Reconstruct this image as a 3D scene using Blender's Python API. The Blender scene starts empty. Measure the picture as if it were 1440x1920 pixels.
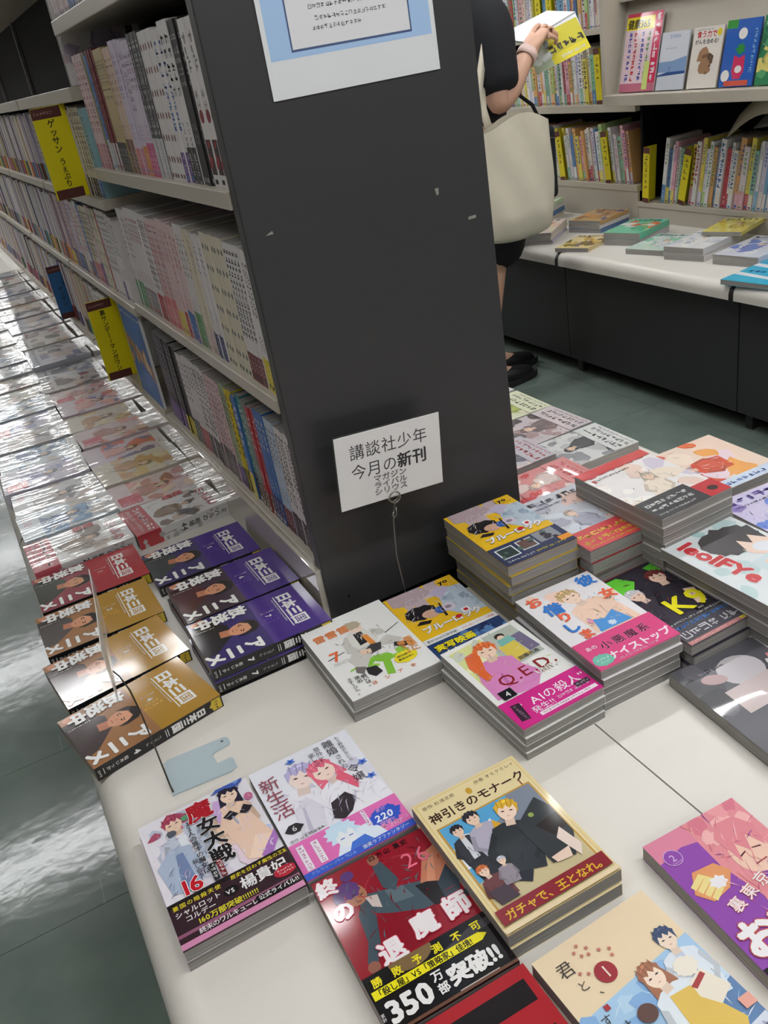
import bpy, bmesh, math, random
from mathutils import Matrix, Vector
from mathutils.geometry import tessellate_polygon

# ------------------------------------------------------------------ camera, world, exposure
T = 0.45                      # height of the display counters above the floor (m); lengths below are relative to the counter top
SC = bpy.context.scene
COL = SC.collection
CAM_R = ((0.87401349, -0.343477, 0.34369169), (-0.45912064, -0.35219235, 0.8155788), (-0.15908698, -0.87062282, -0.46551825))
cd = bpy.data.cameras.new('camera')
cam = bpy.data.objects.new('camera', cd)
COL.objects.link(cam)
cd.sensor_fit = 'VERTICAL'
cd.sensor_height = 24.0
cd.lens = 1652.46 * 24.0 / 1920.0
cd.clip_start = 0.02
_r = [Vector([CAM_R[i][j] for i in range(3)]) for j in range(3)]       # right, down, forward in the world
_m = Matrix.Identity(4)
for i in range(3):
    _m[i][0], _m[i][1], _m[i][2] = _r[0][i], -_r[1][i], -_r[2][i]
_m[2][3] = 0.7453 + T
cam.matrix_world = _m
SC.camera = cam

wd = bpy.data.worlds.new('world')
SC.world = wd
wd.use_nodes = True
wd.node_tree.nodes['Background'].inputs[0].default_value = (0.9, 0.95, 1.0, 1)
wd.node_tree.nodes['Background'].inputs[1].default_value = 0.05
SC.view_settings.view_transform = 'Standard'
SC.view_settings.look = 'None'
SC.view_settings.gamma = 1.0
SC.view_settings.use_curve_mapping = False
SC.view_settings.exposure = 0.6
LAMP = 30.0                   # emission of the ceiling tubes
try:
    SC.cycles.use_denoising = True
    SC.cycles.max_bounces = 4; SC.cycles.diffuse_bounces = 2; SC.cycles.glossy_bounces = 2; SC.cycles.transmission_bounces = 2; SC.cycles.transparent_max_bounces = 6
    SC.cycles.caustics_reflective = False; SC.cycles.caustics_refractive = False
    SC.cycles.use_adaptive_sampling = True; SC.cycles.adaptive_threshold = 0.12; SC.cycles.adaptive_min_samples = 20
except Exception:
    pass

# ------------------------------------------------------------------ helpers
def lin(c):
    return tuple((v / 12.92 if v <= 0.04045 else ((v + 0.055) / 1.055) ** 2.4) for v in [x / 255.0 for x in c])

def tag(o, label=None, cat=None, group=None, kind=None):
    if label: o['label'] = label
    if cat: o['category'] = cat
    if group: o['group'] = group
    if kind: o['kind'] = kind
    return o

def link(name, data, parent=None, M=None):
    o = bpy.data.objects.new(name, data)
    COL.objects.link(o)
    if parent is not None:
        o.parent = parent
        if M is not None: o.matrix_local = M
    elif M is not None:
        o.matrix_world = Matrix.Translation((0, 0, T)) @ M
    else:
        o.location.z = T
    return o

def empty(name, M, label=None, cat=None, group=None, kind=None):
    o = link(name, None, None, M)
    o.empty_display_size = 0.02
    return tag(o, label, cat, group, kind)

def mesh_of(name, verts, faces, mat=None, smooth=False):
    me = bpy.data.meshes.new(name)
    me.from_pydata([tuple(v) for v in verts], [], faces)
    if mat: me.materials.append(mat)
    if smooth:
        for p in me.polygons: p.use_smooth = True
    me.update()
    return me

BOXF = [(0, 3, 2, 1), (4, 5, 6, 7), (0, 1, 5, 4), (1, 2, 6, 5), (2, 3, 7, 6), (3, 0, 4, 7)]
def boxes(name, bs, mat):
    v, f = [], []
    for (x0, y0, z0, x1, y1, z1) in bs:
        n = len(v)
        v += [(x0, y0, z0), (x1, y0, z0), (x1, y1, z0), (x0, y1, z0), (x0, y0, z1), (x1, y0, z1), (x1, y1, z1), (x0, y1, z1)]
        f += [tuple(i + n for i in q) for q in BOXF]
    return mesh_of(name, v, f, mat)

def bevel_box(name, b, r, mat, seg=2):
    me = boxes(name, [b], mat)
    bm = bmesh.new(); bm.from_mesh(me)
    bmesh.ops.bevel(bm, geom=list(bm.edges), offset=r, segments=seg, affect='EDGES', profile=0.5)
    bm.to_mesh(me); bm.free()
    return me

def prism(name, prof, a, b, mat, axis='Y', smooth=False):
    """profile of (p,q) points extruded from a to b; axis Y: (x,z) profile, axis X: (y,z) profile, axis Z: (x,y)"""
    n = len(prof)
    def P(p, q, t):
        return {'Y': (p, t, q), 'X': (t, p, q), 'Z': (p, q, t)}[axis]
    v = [P(p, q, a) for p, q in prof] + [P(p, q, b) for p, q in prof]
    f = [(i, (i + 1) % n, (i + 1) % n + n, i + n) for i in range(n)] + [tuple(range(n - 1, -1, -1)), tuple(range(n, 2 * n))]
    me = mesh_of(name, v, f, mat)
    bm = bmesh.new(); bm.from_mesh(me)
    bmesh.ops.recalc_face_normals(bm, faces=bm.faces)
    bm.to_mesh(me); bm.free()
    if smooth:
        for p in me.polygons: p.use_smooth = True
        try: me.set_sharp_from_angle(angle=math.radians(35))
        except Exception: pass
    return me

def tube(name, pts, r, mat, seg=8):
    P = [Vector(p) for p in pts]; v, f = [], []; u = None
    for i, p in enumerate(P):
        d = (P[min(i + 1, len(P) - 1)] - P[max(i - 1, 0)]).normalized()
        u = d.orthogonal().normalized() if u is None else (u - d * u.dot(d)).normalized()
        w = d.cross(u)
        v += [p + (u * math.cos(6.2832 * k / seg) + w * math.sin(6.2832 * k / seg)) * r for k in range(seg)]
        if i:
            a = (i - 1) * seg
            f += [(a + k, a + (k + 1) % seg, a + seg + (k + 1) % seg, a + seg + k) for k in range(seg)]
    f += [tuple(range(seg - 1, -1, -1)), tuple(range(len(v) - seg, len(v)))]
    return mesh_of(name, v, f, mat, True)

def nodes_mat(name):
    m = bpy.data.materials.new(name); m.use_nodes = True
    nt = m.node_tree
    return m, nt, nt.nodes['Principled BSDF']

def N(nt, t, **kw):
    n = nt.nodes.new(t)
    for k, v in kw.items(): setattr(n, k, v)
    return n

def mat(name, rgb, rough=0.5, metal=0.0, noise=0.0, nscale=30.0, bump=0.0, bscale=200.0, spec=0.5, stretch=None):
    m, nt, b = nodes_mat(name)
    c = (*lin(rgb), 1)
    b.inputs['Base Color'].default_value = c
    b.inputs['Roughness'].default_value = rough
    b.inputs['Metallic'].default_value = metal
    b.inputs['Specular IOR Level'].default_value = spec
    tc = N(nt, 'ShaderNodeTexCoord')
    src = tc.outputs['Object']
    if stretch:
        mp = N(nt, 'ShaderNodeMapping'); mp.inputs['Scale'].default_value = stretch
        nt.links.new(src, mp.inputs['Vector']); src = mp.outputs['Vector']
    if noise > 0:
        nz = N(nt, 'ShaderNodeTexNoise'); nz.inputs['Scale'].default_value = nscale; nz.inputs['Detail'].default_value = 5
        nt.links.new(src, nz.inputs['Vector'])
        mx = N(nt, 'ShaderNodeMix', data_type='RGBA')
        mx.inputs['A'].default_value = tuple(v * (1 - noise) for v in c[:3]) + (1,)
        mx.inputs['B'].default_value = tuple(min(1, v * (1 + noise)) for v in c[:3]) + (1,)
        nt.links.new(nz.outputs['Fac'], mx.inputs['Factor'])
        nt.links.new(mx.outputs['Result'], b.inputs['Base Color'])
    if bump > 0:
        nz2 = N(nt, 'ShaderNodeTexNoise'); nz2.inputs['Scale'].default_value = bscale; nz2.inputs['Detail'].default_value = 3
        nt.links.new(src, nz2.inputs['Vector'])
        bp = N(nt, 'ShaderNodeBump'); bp.inputs['Strength'].default_value = bump; bp.inputs['Distance'].default_value = 0.002
        nt.links.new(nz2.outputs['Fac'], bp.inputs['Height'])
        nt.links.new(bp.outputs['Normal'], b.inputs['Normal'])
    return m

def print_mat(name, rough, coat=0.0, bump=0.0, bscale=18.0, stretch=(1, 1, 1), obj_color=False, bdist=0.002):
    """ink on paper: colour from the print's own flat colours (or the object's colour for bare covers)"""
    m, nt, b = nodes_mat(name)
    if obj_color:
        a = N(nt, 'ShaderNodeObjectInfo'); out = a.outputs['Color']
    else:
        a = N(nt, 'ShaderNodeAttribute', attribute_name='ink'); out = a.outputs['Color']
    nt.links.new(out, b.inputs['Base Color'])
    b.inputs['Roughness'].default_value = rough
    b.inputs['Coat Weight'].default_value = coat
    b.inputs['Coat Roughness'].default_value = 0.04
    if bump > 0:
        tc = N(nt, 'ShaderNodeTexCoord'); mp = N(nt, 'ShaderNodeMapping'); mp.inputs['Scale'].default_value = stretch
        nt.links.new(tc.outputs['Object'], mp.inputs['Vector'])
        oi = N(nt, 'ShaderNodeObjectInfo')
        ad = N(nt, 'ShaderNodeVectorMath', operation='ADD')
        sc_ = N(nt, 'ShaderNodeVectorMath', operation='SCALE'); sc_.inputs['Scale'].default_value = 7.0
        nt.links.new(oi.outputs['Location'], sc_.inputs[0])
        nt.links.new(mp.outputs['Vector'], ad.inputs[0]); nt.links.new(sc_.outputs['Vector'], ad.inputs[1])
        nz = N(nt, 'ShaderNodeTexNoise'); nz.inputs['Scale'].default_value = bscale; nz.inputs['Detail'].default_value = 1.5
        nt.links.new(ad.outputs['Vector'], nz.inputs['Vector'])
        bp = N(nt, 'ShaderNodeBump'); bp.inputs['Strength'].default_value = bump; bp.inputs['Distance'].default_value = bdist
        nt.links.new(nz.outputs['Fac'], bp.inputs['Height'])
        nt.links.new(bp.outputs['Normal'], b.inputs['Normal'])
        if coat > 0: nt.links.new(bp.outputs['Normal'], b.inputs['Coat Normal'])
    return m

M_PRINT = print_mat('printed_paper', 0.5)
M_GLOSS = print_mat('glossy_print', 0.1, bump=0.55, bscale=7.0)
M_WRAP = print_mat('film_wrapped_print', 0.35, coat=1.0, bump=0.4, bscale=9.0, stretch=(5.0, 0.5, 1), bdist=0.004)
M_FILM = print_mat('film_sleeved_print', 0.35, coat=1.0, bump=0.8, bscale=6.0, stretch=(0.9, 1.6, 1), bdist=0.005)
M_COVER = print_mat('cover_stock', 0.4, obj_color=True)
M_COVERW = print_mat('film_wrapped_cover', 0.3, coat=0.8, bump=0.4, bscale=9, obj_color=True)

def paper_mat():
    m, nt, b = nodes_mat('page_edges')
    tc = N(nt, 'ShaderNodeTexCoord'); mp = N(nt, 'ShaderNodeMapping'); mp.inputs['Scale'].default_value = (6, 6, 900)
    nz = N(nt, 'ShaderNodeTexNoise'); nz.inputs['Scale'].default_value = 2.2; nz.inputs['Detail'].default_value = 4
    cr = N(nt, 'ShaderNodeValToRGB')
    cr.color_ramp.elements[0].position = 0.3; cr.color_ramp.elements[0].color = (*lin((118, 116, 112)), 1)
    cr.color_ramp.elements[1].position = 0.72; cr.color_ramp.elements[1].color = (*lin((182, 179, 174)), 1)
    nt.links.new(tc.outputs['Object'], mp.inputs['Vector']); nt.links.new(mp.outputs['Vector'], nz.inputs['Vector'])
    nt.links.new(nz.outputs['Fac'], cr.inputs['Fac']); nt.links.new(cr.outputs['Color'], b.inputs['Base Color'])
    b.inputs['Roughness'].default_value = 0.85
    return m
M_PAPER = paper_mat()

M_TOP = mat('counter_laminate', (226, 221, 212), 0.32, noise=0.03, nscale=6, bump=0.03, bscale=300)
M_BEIGE = mat('shelf_enamel', (188, 180, 165), 0.35, noise=0.03, nscale=8)
M_RISER = mat('glossy_riser_strip', (190, 183, 170), 0.03, noise=0.02, nscale=8, spec=1.0)
M_PANEL = mat('charcoal_panel', (54, 54, 55), 0.42, noise=0.05, nscale=5, bump=0.06, bscale=900)
M_BASE = mat('charcoal_base', (48, 48, 49), 0.5, noise=0.06, nscale=6, bump=0.05, bscale=700)
M_BLACK = mat('black_back', (14, 14, 16), 0.7, spec=0.1)
M_RUBBER = mat('black_joint', (34, 33, 32), 0.45)
M_SLOT = mat('slot_metal', (150, 150, 150), 0.3, metal=0.8)
M_CEIL = mat('ceiling_white', (225, 225, 222), 0.9)
M_WALL = mat('wall_paint', (150, 146, 140), 0.9)
M_WIRE = mat('steel_wire', (150, 148, 142), 0.3, metal=0.9)
M_DWIRE = mat('dark_wire', (70, 66, 60), 0.35, metal=0.8)
M_PLATE = mat('pale_blue_steel', (184, 200, 206), 0.3, metal=0.25, noise=0.04, nscale=20)
M_CARD = mat('card_paper', (232, 232, 230), 0.55)
M_CARDE = mat('card_edge', (52, 54, 52), 0.4)

def clear_mat():
    m, nt, b = nodes_mat('clear_plastic')
    b.inputs['Base Color'].default_value = (0.86, 0.88, 0.87, 1)
    b.inputs['Roughness'].default_value = 0.12
    b.inputs['Alpha'].default_value = 0.62
    return m
M_CLEAR = clear_mat()

# ------------------------------------------------------------------ printed artwork (flat ink as thin geometry, millimetres)
_fc = bpy.data.curves.new('glyph', 'FONT'); _fc.resolution_u = 2
_fo = bpy.data.objects.new('glyph', _fc); COL.objects.link(_fo)
_gl = {}
def glyph(ch, off=0.0):
    k = (ch, off)
    if k not in _gl:
        _fc.body = ch; _fc.offset = off
        bpy.context.view_layer.update()
        me = _fo.to_mesh()
        vs = [(v.co.x, v.co.y) for v in me.vertices]
        fs = [tuple(p.vertices) for p in me.polygons]
        _fo.to_mesh_clear()
        _gl[k] = (vs, fs)
    return _gl[k]

def clip_tri(tri, w, h):
    poly = tri
    for ax, lim, sg in ((0, 0, 1), (0, w, -1), (1, 0, 1), (1, h, -1)):
        if not poly: break
        out = []
        for i in range(len(poly)):
            a, b = poly[i], poly[(i + 1) % len(poly)]
            da, db = (a[ax] - lim) * sg, (b[ax] - lim) * sg
            if da >= 0: out.append(a)
            if (da >= 0) != (db >= 0):
                t = da / (da - db)
                out.append((a[0] + (b[0] - a[0]) * t, a[1] + (b[1] - a[1]) * t))
        poly = out
    return poly

class Art:
    def __init__(s, w, h, bg=None, step=0.022):
        s.w, s.h, s.v, s.f, s.c, s.z, s.step = w, h, [], [], [], 0.1, step
        if bg: s.rect(0, 0, w, h, bg)
    def _tri(s, pts, col):
        inside = all(0 <= p[0] <= s.w and 0 <= p[1] <= s.h for p in pts)
        poly = list(pts) if inside else clip_tri(list(pts), s.w, s.h)
        if len(poly) < 3: return
        n = len(s.v)
        s.v += [(p[0], p[1], s.z) for p in poly]
        s.c += [col] * len(poly)
        s.f.append(tuple(range(n, n + len(poly))))
    def poly(s, pts, col):
        s.z += s.step; col = lin(col)
        v3 = [Vector((p[0], p[1], 0)) for p in pts]
        for t in tessellate_polygon([v3]):
            a, b, c = [pts[i] for i in t]
            if (b[0] - a[0]) * (c[1] - a[1]) - (b[1] - a[1]) * (c[0] - a[0]) < 0: b, c = c, b
            s._tri((a, b, c), col)
    def rect(s, x0, y0, x1, y1, col, rot=0):
        cx, cy = (x0 + x1) / 2, (y0 + y1) / 2; ca, sa = math.cos(math.radians(rot)), math.sin(math.radians(rot))
        p = [(x0, y0), (x1, y0), (x1, y1), (x0, y1)]
        s.poly([(cx + (x - cx) * ca - (y - cy) * sa, cy + (x - cx) * sa + (y - cy) * ca) for x, y in p], col)
    def ell(s, cx, cy, rx, ry, col, rot=0, n=20):
        ca, sa = math.cos(math.radians(rot)), math.sin(math.radians(rot)); p = []
        for i in range(n):
            t = 2 * math.pi * i / n; x, y = rx * math.cos(t), ry * math.sin(t)
            p.append((cx + x * ca - y * sa, cy + x * sa + y * ca))
        s.poly(p, col)
    def spiky(s, cx, cy, rx, ry, col, n=11, d=0.25, rot=0, seed=1):
        rg = random.Random(seed); p = []
        for i in range(2 * n):
            t = 2 * math.pi * i / (2 * n) + math.radians(rot); k = (1 if i % 2 else 1 - d) * rg.uniform(0.92, 1.08)
            p.append((cx + rx * k * math.cos(t), cy + ry * k * math.sin(t)))
        s.poly(p, col)
    def blobs(s, x0, y0, x1, y1, cols, n, r, seed=0, ratio=1.6):
        rg = random.Random(seed)
        for i in range(n):
            q = r * rg.uniform(0.5, 1.2)
            pts = []; cx, cy = rg.uniform(x0, x1), rg.uniform(y0, y1); a0 = rg.uniform(0, 6.3); el = rg.uniform(1, ratio); ra = rg.uniform(0, 3.1)
            for k in range(9):
                t = a0 + 2 * math.pi * k / 9; rr = q * rg.uniform(0.65, 1.1)
                x, y = rr * math.cos(t) * el, rr * math.sin(t)
                pts.append((cx + x * math.cos(ra) - y * math.sin(ra), cy + x * math.sin(ra) + y * math.cos(ra)))
            s.poly(pts, cols[rg.randrange(len(cols))])
    def scrib(s, n, cols, seed, x0=0, y0=0, x1=None, y1=None, L=14):
        rg = random.Random(seed); x1 = s.w if x1 is None else x1; y1 = s.h if y1 is None else y1
        for k in range(6):
            s.z += s.step; cl = lin(cols[rg.randrange(len(cols))])
            for i in range(n // 6):
                x, y, a, l, t = rg.uniform(x0, x1), rg.uniform(y0, y1), rg.gauss(1.2, 0.7), rg.uniform(0.3, 1) * L, rg.uniform(0.4, 1.6)
                dx, dy = l * math.cos(a), l * math.sin(a); px, py = -t * math.sin(a), t * math.cos(a)
                s._tri(((x, y), (x + dx * 0.5 + px, y + dy * 0.5 + py), (x + dx, y + dy)), cl) if (dx * py - dy * px) < 0 else s._tri(((x, y), (x + dx, y + dy), (x + dx * 0.5 + px, y + dy * 0.5 + py)), cl)
    def text(s, st, x, y, size, col, vert=False, rot=0, bold=0.0, sp=1.0, outline=None, ow=0.03, sx=1.0, slant=0.0):
        """horizontal: (x,y) is the baseline start; vertical: (x,y) is the top centre of the column; rot in degrees about (x,y)"""
        if outline is not None:
            s.text(st, x, y, size, outline, vert, rot, bold + ow, sp, None, 0, sx, slant)
        s.z += s.step; cl = lin(col); ca, sa = math.cos(math.radians(rot)), math.sin(math.radians(rot))
        px, py = 0.0, 0.0
        for ch in st:
            if ch == ' ':
                if vert: py -= size * 0.5 * sp
                else: px += size * 0.35 * sp
                continue
            vs, fs = glyph(ch)
            if not vs: continue
            cjk = ord(ch) > 0x2000
            if vert:
                if ch in 'ー―':
                    loc = [(size * (0.39 - b) * -1, py - size * (a)) for a, b in vs]
                elif cjk:
                    loc = [(size * (a - 0.5) * sx, py - size * (0.88 - b)) for a, b in vs]
                else:
                    wd_ = max(a for a, b in vs)
                    loc = [(size * (a - wd_ / 2) * sx, py - size * (0.88 - b)) for a, b in vs]
                py -= size * sp
            else:
                loc = [(px + size * (a + slant * b) * sx, size * b) for a, b in vs]
                px += (size * sp * sx) if cjk else size * sx * (max(a for a, b in vs) + 0.09) * sp
            P = [(x + a * ca - b * sa, y + a * sa + b * ca) for a, b in loc]
            if bold > 0.004:
                rr = bold * size; k6 = 5 if bold < 0.02 else 7
                offs = [(rr * math.cos(6.283 * q / k6), rr * math.sin(6.283 * q / k6)) for q in range(k6)]
            else: offs = [(0.0, 0.0)]
            z0 = s.z
            for qi, (ox, oy) in enumerate(offs):
                s.z = z0 + qi * 0.006
                for f in fs: s._tri(tuple((P[i][0] + ox, P[i][1] + oy) for i in f), cl)
            s.z = z0
        s.z += 0.045 if bold > 0.004 else 0
    def marks(s, x, y, n, size, col, vert=False, rot=0, seed=0, sp=1.1, wt=0.13):
        """print too small to read in the photograph: a run of short strokes"""
        rg = random.Random(seed); s.z += s.step; cl = lin(col); ca, sa = math.cos(math.radians(rot)), math.sin(math.radians(rot))
        for i in range(n):
            ox, oy = (0, -i * size * sp - size) if vert else (i * size * sp, 0)
            if vert: ox -= size / 2
            for k in range(rg.choice((3, 4, 4, 5))):
                hz = rg.random() < 0.55; L = rg.uniform(0.45, 0.95) * size; t = wt * size
                a, b = rg.uniform(0, size - (L if hz else t)), rg.uniform(0, size - (t if hz else L))
                q = [(a, b), (a + (L if hz else t), b), (a + (L if hz else t), b + (t if hz else L)), (a, b + (t if hz else L))]
                q = [(ox + u, oy + v) for u, v in q]
                q = [(x + u * ca - v * sa, y + u * sa + v * ca) for u, v in q]
                s._tri((q[0], q[1], q[2]), cl); s._tri((q[0], q[2], q[3]), cl)
    def figure(s, x, y, k, hair, skin, cloth, tilt=0, long=False, seed=3, arms=True, cloth2=None):
        """a plain stand-in figure of the same size and colours: hair, face and clothes without features; (x,y) chin"""
        ca, sa = math.cos(math.radians(tilt)), math.sin(math.radians(tilt))
        R = lambda a, b: (x + k * (a * ca - b * sa), y + k * (a * sa + b * ca))
        if long: s.poly([R(-7, 8), R(-9, -4), R(-8, -17), R(-3, -10), R(3, -10), R(8, -18), R(9, -3), R(7, 8)], hair)
        s.poly([R(-5, -3), R(-12, -6), R(-15, -20), R(-13, -40), R(13, -40), R(15, -20), R(12, -6), R(5, -3)], cloth)
        if cloth2: s.poly([R(-3, -4), R(-4, -38), R(4, -38), R(3, -4)], cloth2)
        if arms:
            dk = tuple(max(0, int(c * 0.86)) for c in cloth)
            s.poly([R(-13, -9), R(-19, -24), R(-10, -33), R(-8, -30), R(-14, -23), R(-10, -12)], dk)
            s.poly([R(13, -9), R(17, -24), R(9, -34), R(7, -31), R(13, -23), R(10, -12)], dk)
        s.poly([R(-3, -6), R(3, -6), R(3, 3), R(-3, 3)], tuple(int(c * 0.92) for c in skin))
        hx, hy = R(0, 6)
        s.ell(hx, hy, 6.2 * k, 7.6 * k, skin, tilt)
        hx, hy = R(0, 10)
        p = []; rg = random.Random(seed)
        for i in range(13):
            t = math.pi * (i / 12.0); rr = 8.2 if i % 2 else 7.2
            p.append(R(rr * math.cos(t), 8 + rr * 1.0 * math.sin(t)))
        p += [R(-6.5, 4), R(-4.5, 9.5), R(-2, 7.5), R(0, 10.5), R(2.4, 7.4), R(4.6, 10), R(6.8, 3)]
        s.poly(p, hair)
        lt = tuple(min(255, int(c * 1.18 + 12)) for c in hair); dk2 = tuple(int(c * 0.72) for c in hair)
        s.poly([R(-4, 12), R(0, 14.5), R(3, 13.5), R(0, 13)], lt)
        for q in range(4):
            a0 = -5.5 + q * 3.4 + rg.uniform(-0.6, 0.6); s.poly([R(a0, 15), R(a0 + 0.5, 15), R(a0 * 0.8 + 0.2, 8.6), R(a0 * 0.8 - 0.1, 8.6)], dk2)
        ink = (70, 48, 44)
        for e in (-2.7, 2.7): s.poly([R(e - 1.5, 5.6), R(e, 6.3), R(e + 1.5, 5.6), R(e, 5.1)], ink)
        s.poly([R(-1.3, 1.6), R(1.3, 1.6), R(0, 1.1)], (190, 110, 104))
        fd = tuple(int(c * 0.8) for c in cloth)
        for q in range(4):
            a0, b0 = rg.uniform(-10, 10), rg.uniform(-34, -12); s.poly([R(a0, b0), R(a0 + 0.8, b0), R(a0 + rg.uniform(-3, 3), b0 - 9)], fd)
    def mesh(s, name, material):
        me = bpy.data.meshes.new(name)
        me.from_pydata([(a / 1000, b / 1000, c / 1000) for a, b, c in s.v], [], s.f)
        at = me.color_attributes.new('ink', 'FLOAT_COLOR', 'POINT')
        flat = []
        for c in s.c: flat += [c[0], c[1], c[2], 1.0]
        at.data.foreach_set('color', flat)
        me.materials.append(material)
        me.update()
        return me

def colour_name(c):
    names = {'white': (232, 230, 228), 'cream': (226, 214, 180), 'grey': (140, 140, 140), 'black': (34, 34, 36), 'red': (185, 40, 45), 'dark red': (110, 30, 34),
             'pink': (222, 140, 160), 'pale pink': (228, 200, 205), 'orange': (226, 130, 50), 'yellow': (228, 206, 40), 'tan': (200, 178, 125), 'brown': (110, 78, 55),
             'green': (70, 150, 80), 'olive': (120, 125, 70), 'pale green': (190, 210, 180), 'teal': (50, 140, 145), 'blue': (55, 105, 190), 'pale blue': (170, 195, 225),
             'navy': (35, 40, 95), 'purple': (105, 65, 140), 'lavender': (205, 195, 220), 'magenta': (200, 50, 130), 'dark grey': (78, 78, 80)}
    return min(names, key=lambda n: sum((a - b) ** 2 for a, b in zip(names[n], c)))

# ------------------------------------------------------------------ books
_mc = {}
def cover_mesh(w, h, t, m):
    k = ('c', w, h, t, m.name)
    if k not in _mc:
        c = 0.0004
        _mc[k] = boxes('cover', [(-w / 2, -h / 2, 0, w / 2, h / 2, c), (-w / 2, -h / 2, t - c, w / 2, h / 2, t), (w / 2 - c, -h / 2, c, w / 2, h / 2, t - c)], m)
    return _mc[k]
def page_mesh(w, h, t):
    k = ('p', w, h, t)
    if k not in _mc:
        _mc[k] = boxes('page_block', [(-w / 2 + 0.0003, -h / 2 + 0.0003, 0.0004, w / 2 - 0.0004, h / 2 - 0.0003, t - 0.0004)], M_PAPER)
    return _mc[k]

def front_M(w, h, t):
    return Matrix.Translation((-w / 2, -h / 2, t - 0.00005))
def spine_M(w, h, t):
    m = Matrix.Identity(4)                   # art u -> -z, v -> +y, out -> +x
    m.col[0] = (0, 0, -1, 0); m.col[1] = (0, 1, 0, 0); m.col[2] = (1, 0, 0, 0); m.col[3] = (w / 2 - 0.00005, -h / 2, t, 1)
    return m

def book(M, dims, col, label, name='comic_book', cat='book', group=None, art=None, spine=None, obi=None, m_print=None, wrapped=False):
    """dims (w,h,t); local frame: x right, y up the cover, z out of the front cover; spine on the right as in this bookshop"""
    w, h, t = dims
    r = empty(name, M, label, cat, group)
    c = link('cover', cover_mesh(w, h, t, M_COVERW if wrapped else M_COVER), r)
    c.location = (0, 0, 0); c.color = (*lin(col), 1)
    link('page_block', page_mesh(w, h, t), r).location = (0, 0, 0)
    mp = m_print or M_GLOSS
    if art is not None:
        me = art if isinstance(art, bpy.types.Mesh) else art.mesh('cover_print', mp)
        fs_ = Matrix.Identity(4) if isinstance(art, bpy.types.Mesh) else Matrix.Diagonal((w * 1000 / art.w, h * 1000 / art.h, 1, 1))
        link('cover_print', me, r, front_M(w, h, t) @ fs_)
    if spine is not None:
        me = spine if isinstance(spine, bpy.types.Mesh) else spine.mesh('spine_print', mp)
        link('spine_print', me, r, spine_M(w, h, t))
    if obi is not None:
        oh, ocol, oart = obi[:3]
        e = 0.0003 if art is None or isinstance(art, bpy.types.Mesh) else art.z / 1000 + 0.0001
        bm = boxes('obi_band', [(-w / 2, -h / 2, t, w / 2, -h / 2 + oh, t + e), (w / 2, -h / 2, -0.0 + 0.0001, w / 2 + 0.0003, -h / 2 + oh, t + e)], M_COVERW if wrapped else M_COVER)
        ob = link('obi_band', bm, r); ob.location = (0, 0, 0); ob.color = (*lin(ocol), 1)
        if oart is not None:
            link('band_print', oart.mesh('band_print', mp), ob, Matrix.Translation((-w / 2, -h / 2, t + e - 0.00005)) @ Matrix.Diagonal((w * 1000 / oart.w, oh * 1000 / oart.h, 1, 1)))
        if len(obi) > 3:
            sm = spine_M(w, h, t + e); sm.col[3][0] = w / 2 + 0.00025
            link('spine_print', obi[3].mesh('spine_print', mp), ob, sm)
    return r

def flat_M(x, y, z, yaw=0.0):
    return Matrix.Translation((x, y, z)) @ Matrix.Rotation(math.radians(yaw), 4, 'Z')
def stand_M(x, y, z, w, h, lean=0.0, t=0.0):
    """spine towards -X, upright: the near lower corner of the spine at (x,y,z)"""
    m = Matrix.Identity(4)
    m.col[0] = (-1, 0, 0, 0); m.col[1] = (0, 0, 1, 0); m.col[2] = (0, 1, 0, 0); m.col[3] = (w / 2, 0, h / 2, 1)
    return Matrix.Translation((x, y, z)) @ Matrix.Rotation(math.radians(lean), 4, 'X') @ m

B6 = (0.128, 0.182); SH = (0.113, 0.176)
W_, K_ = (238, 237, 234), (28, 27, 28)

def ordn(n):
    return '%d%s' % (n, 'th' if 10 <= n % 100 <= 20 else {1: 'st', 2: 'nd', 3: 'rd'}.get(n % 10, 'th'))

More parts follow.
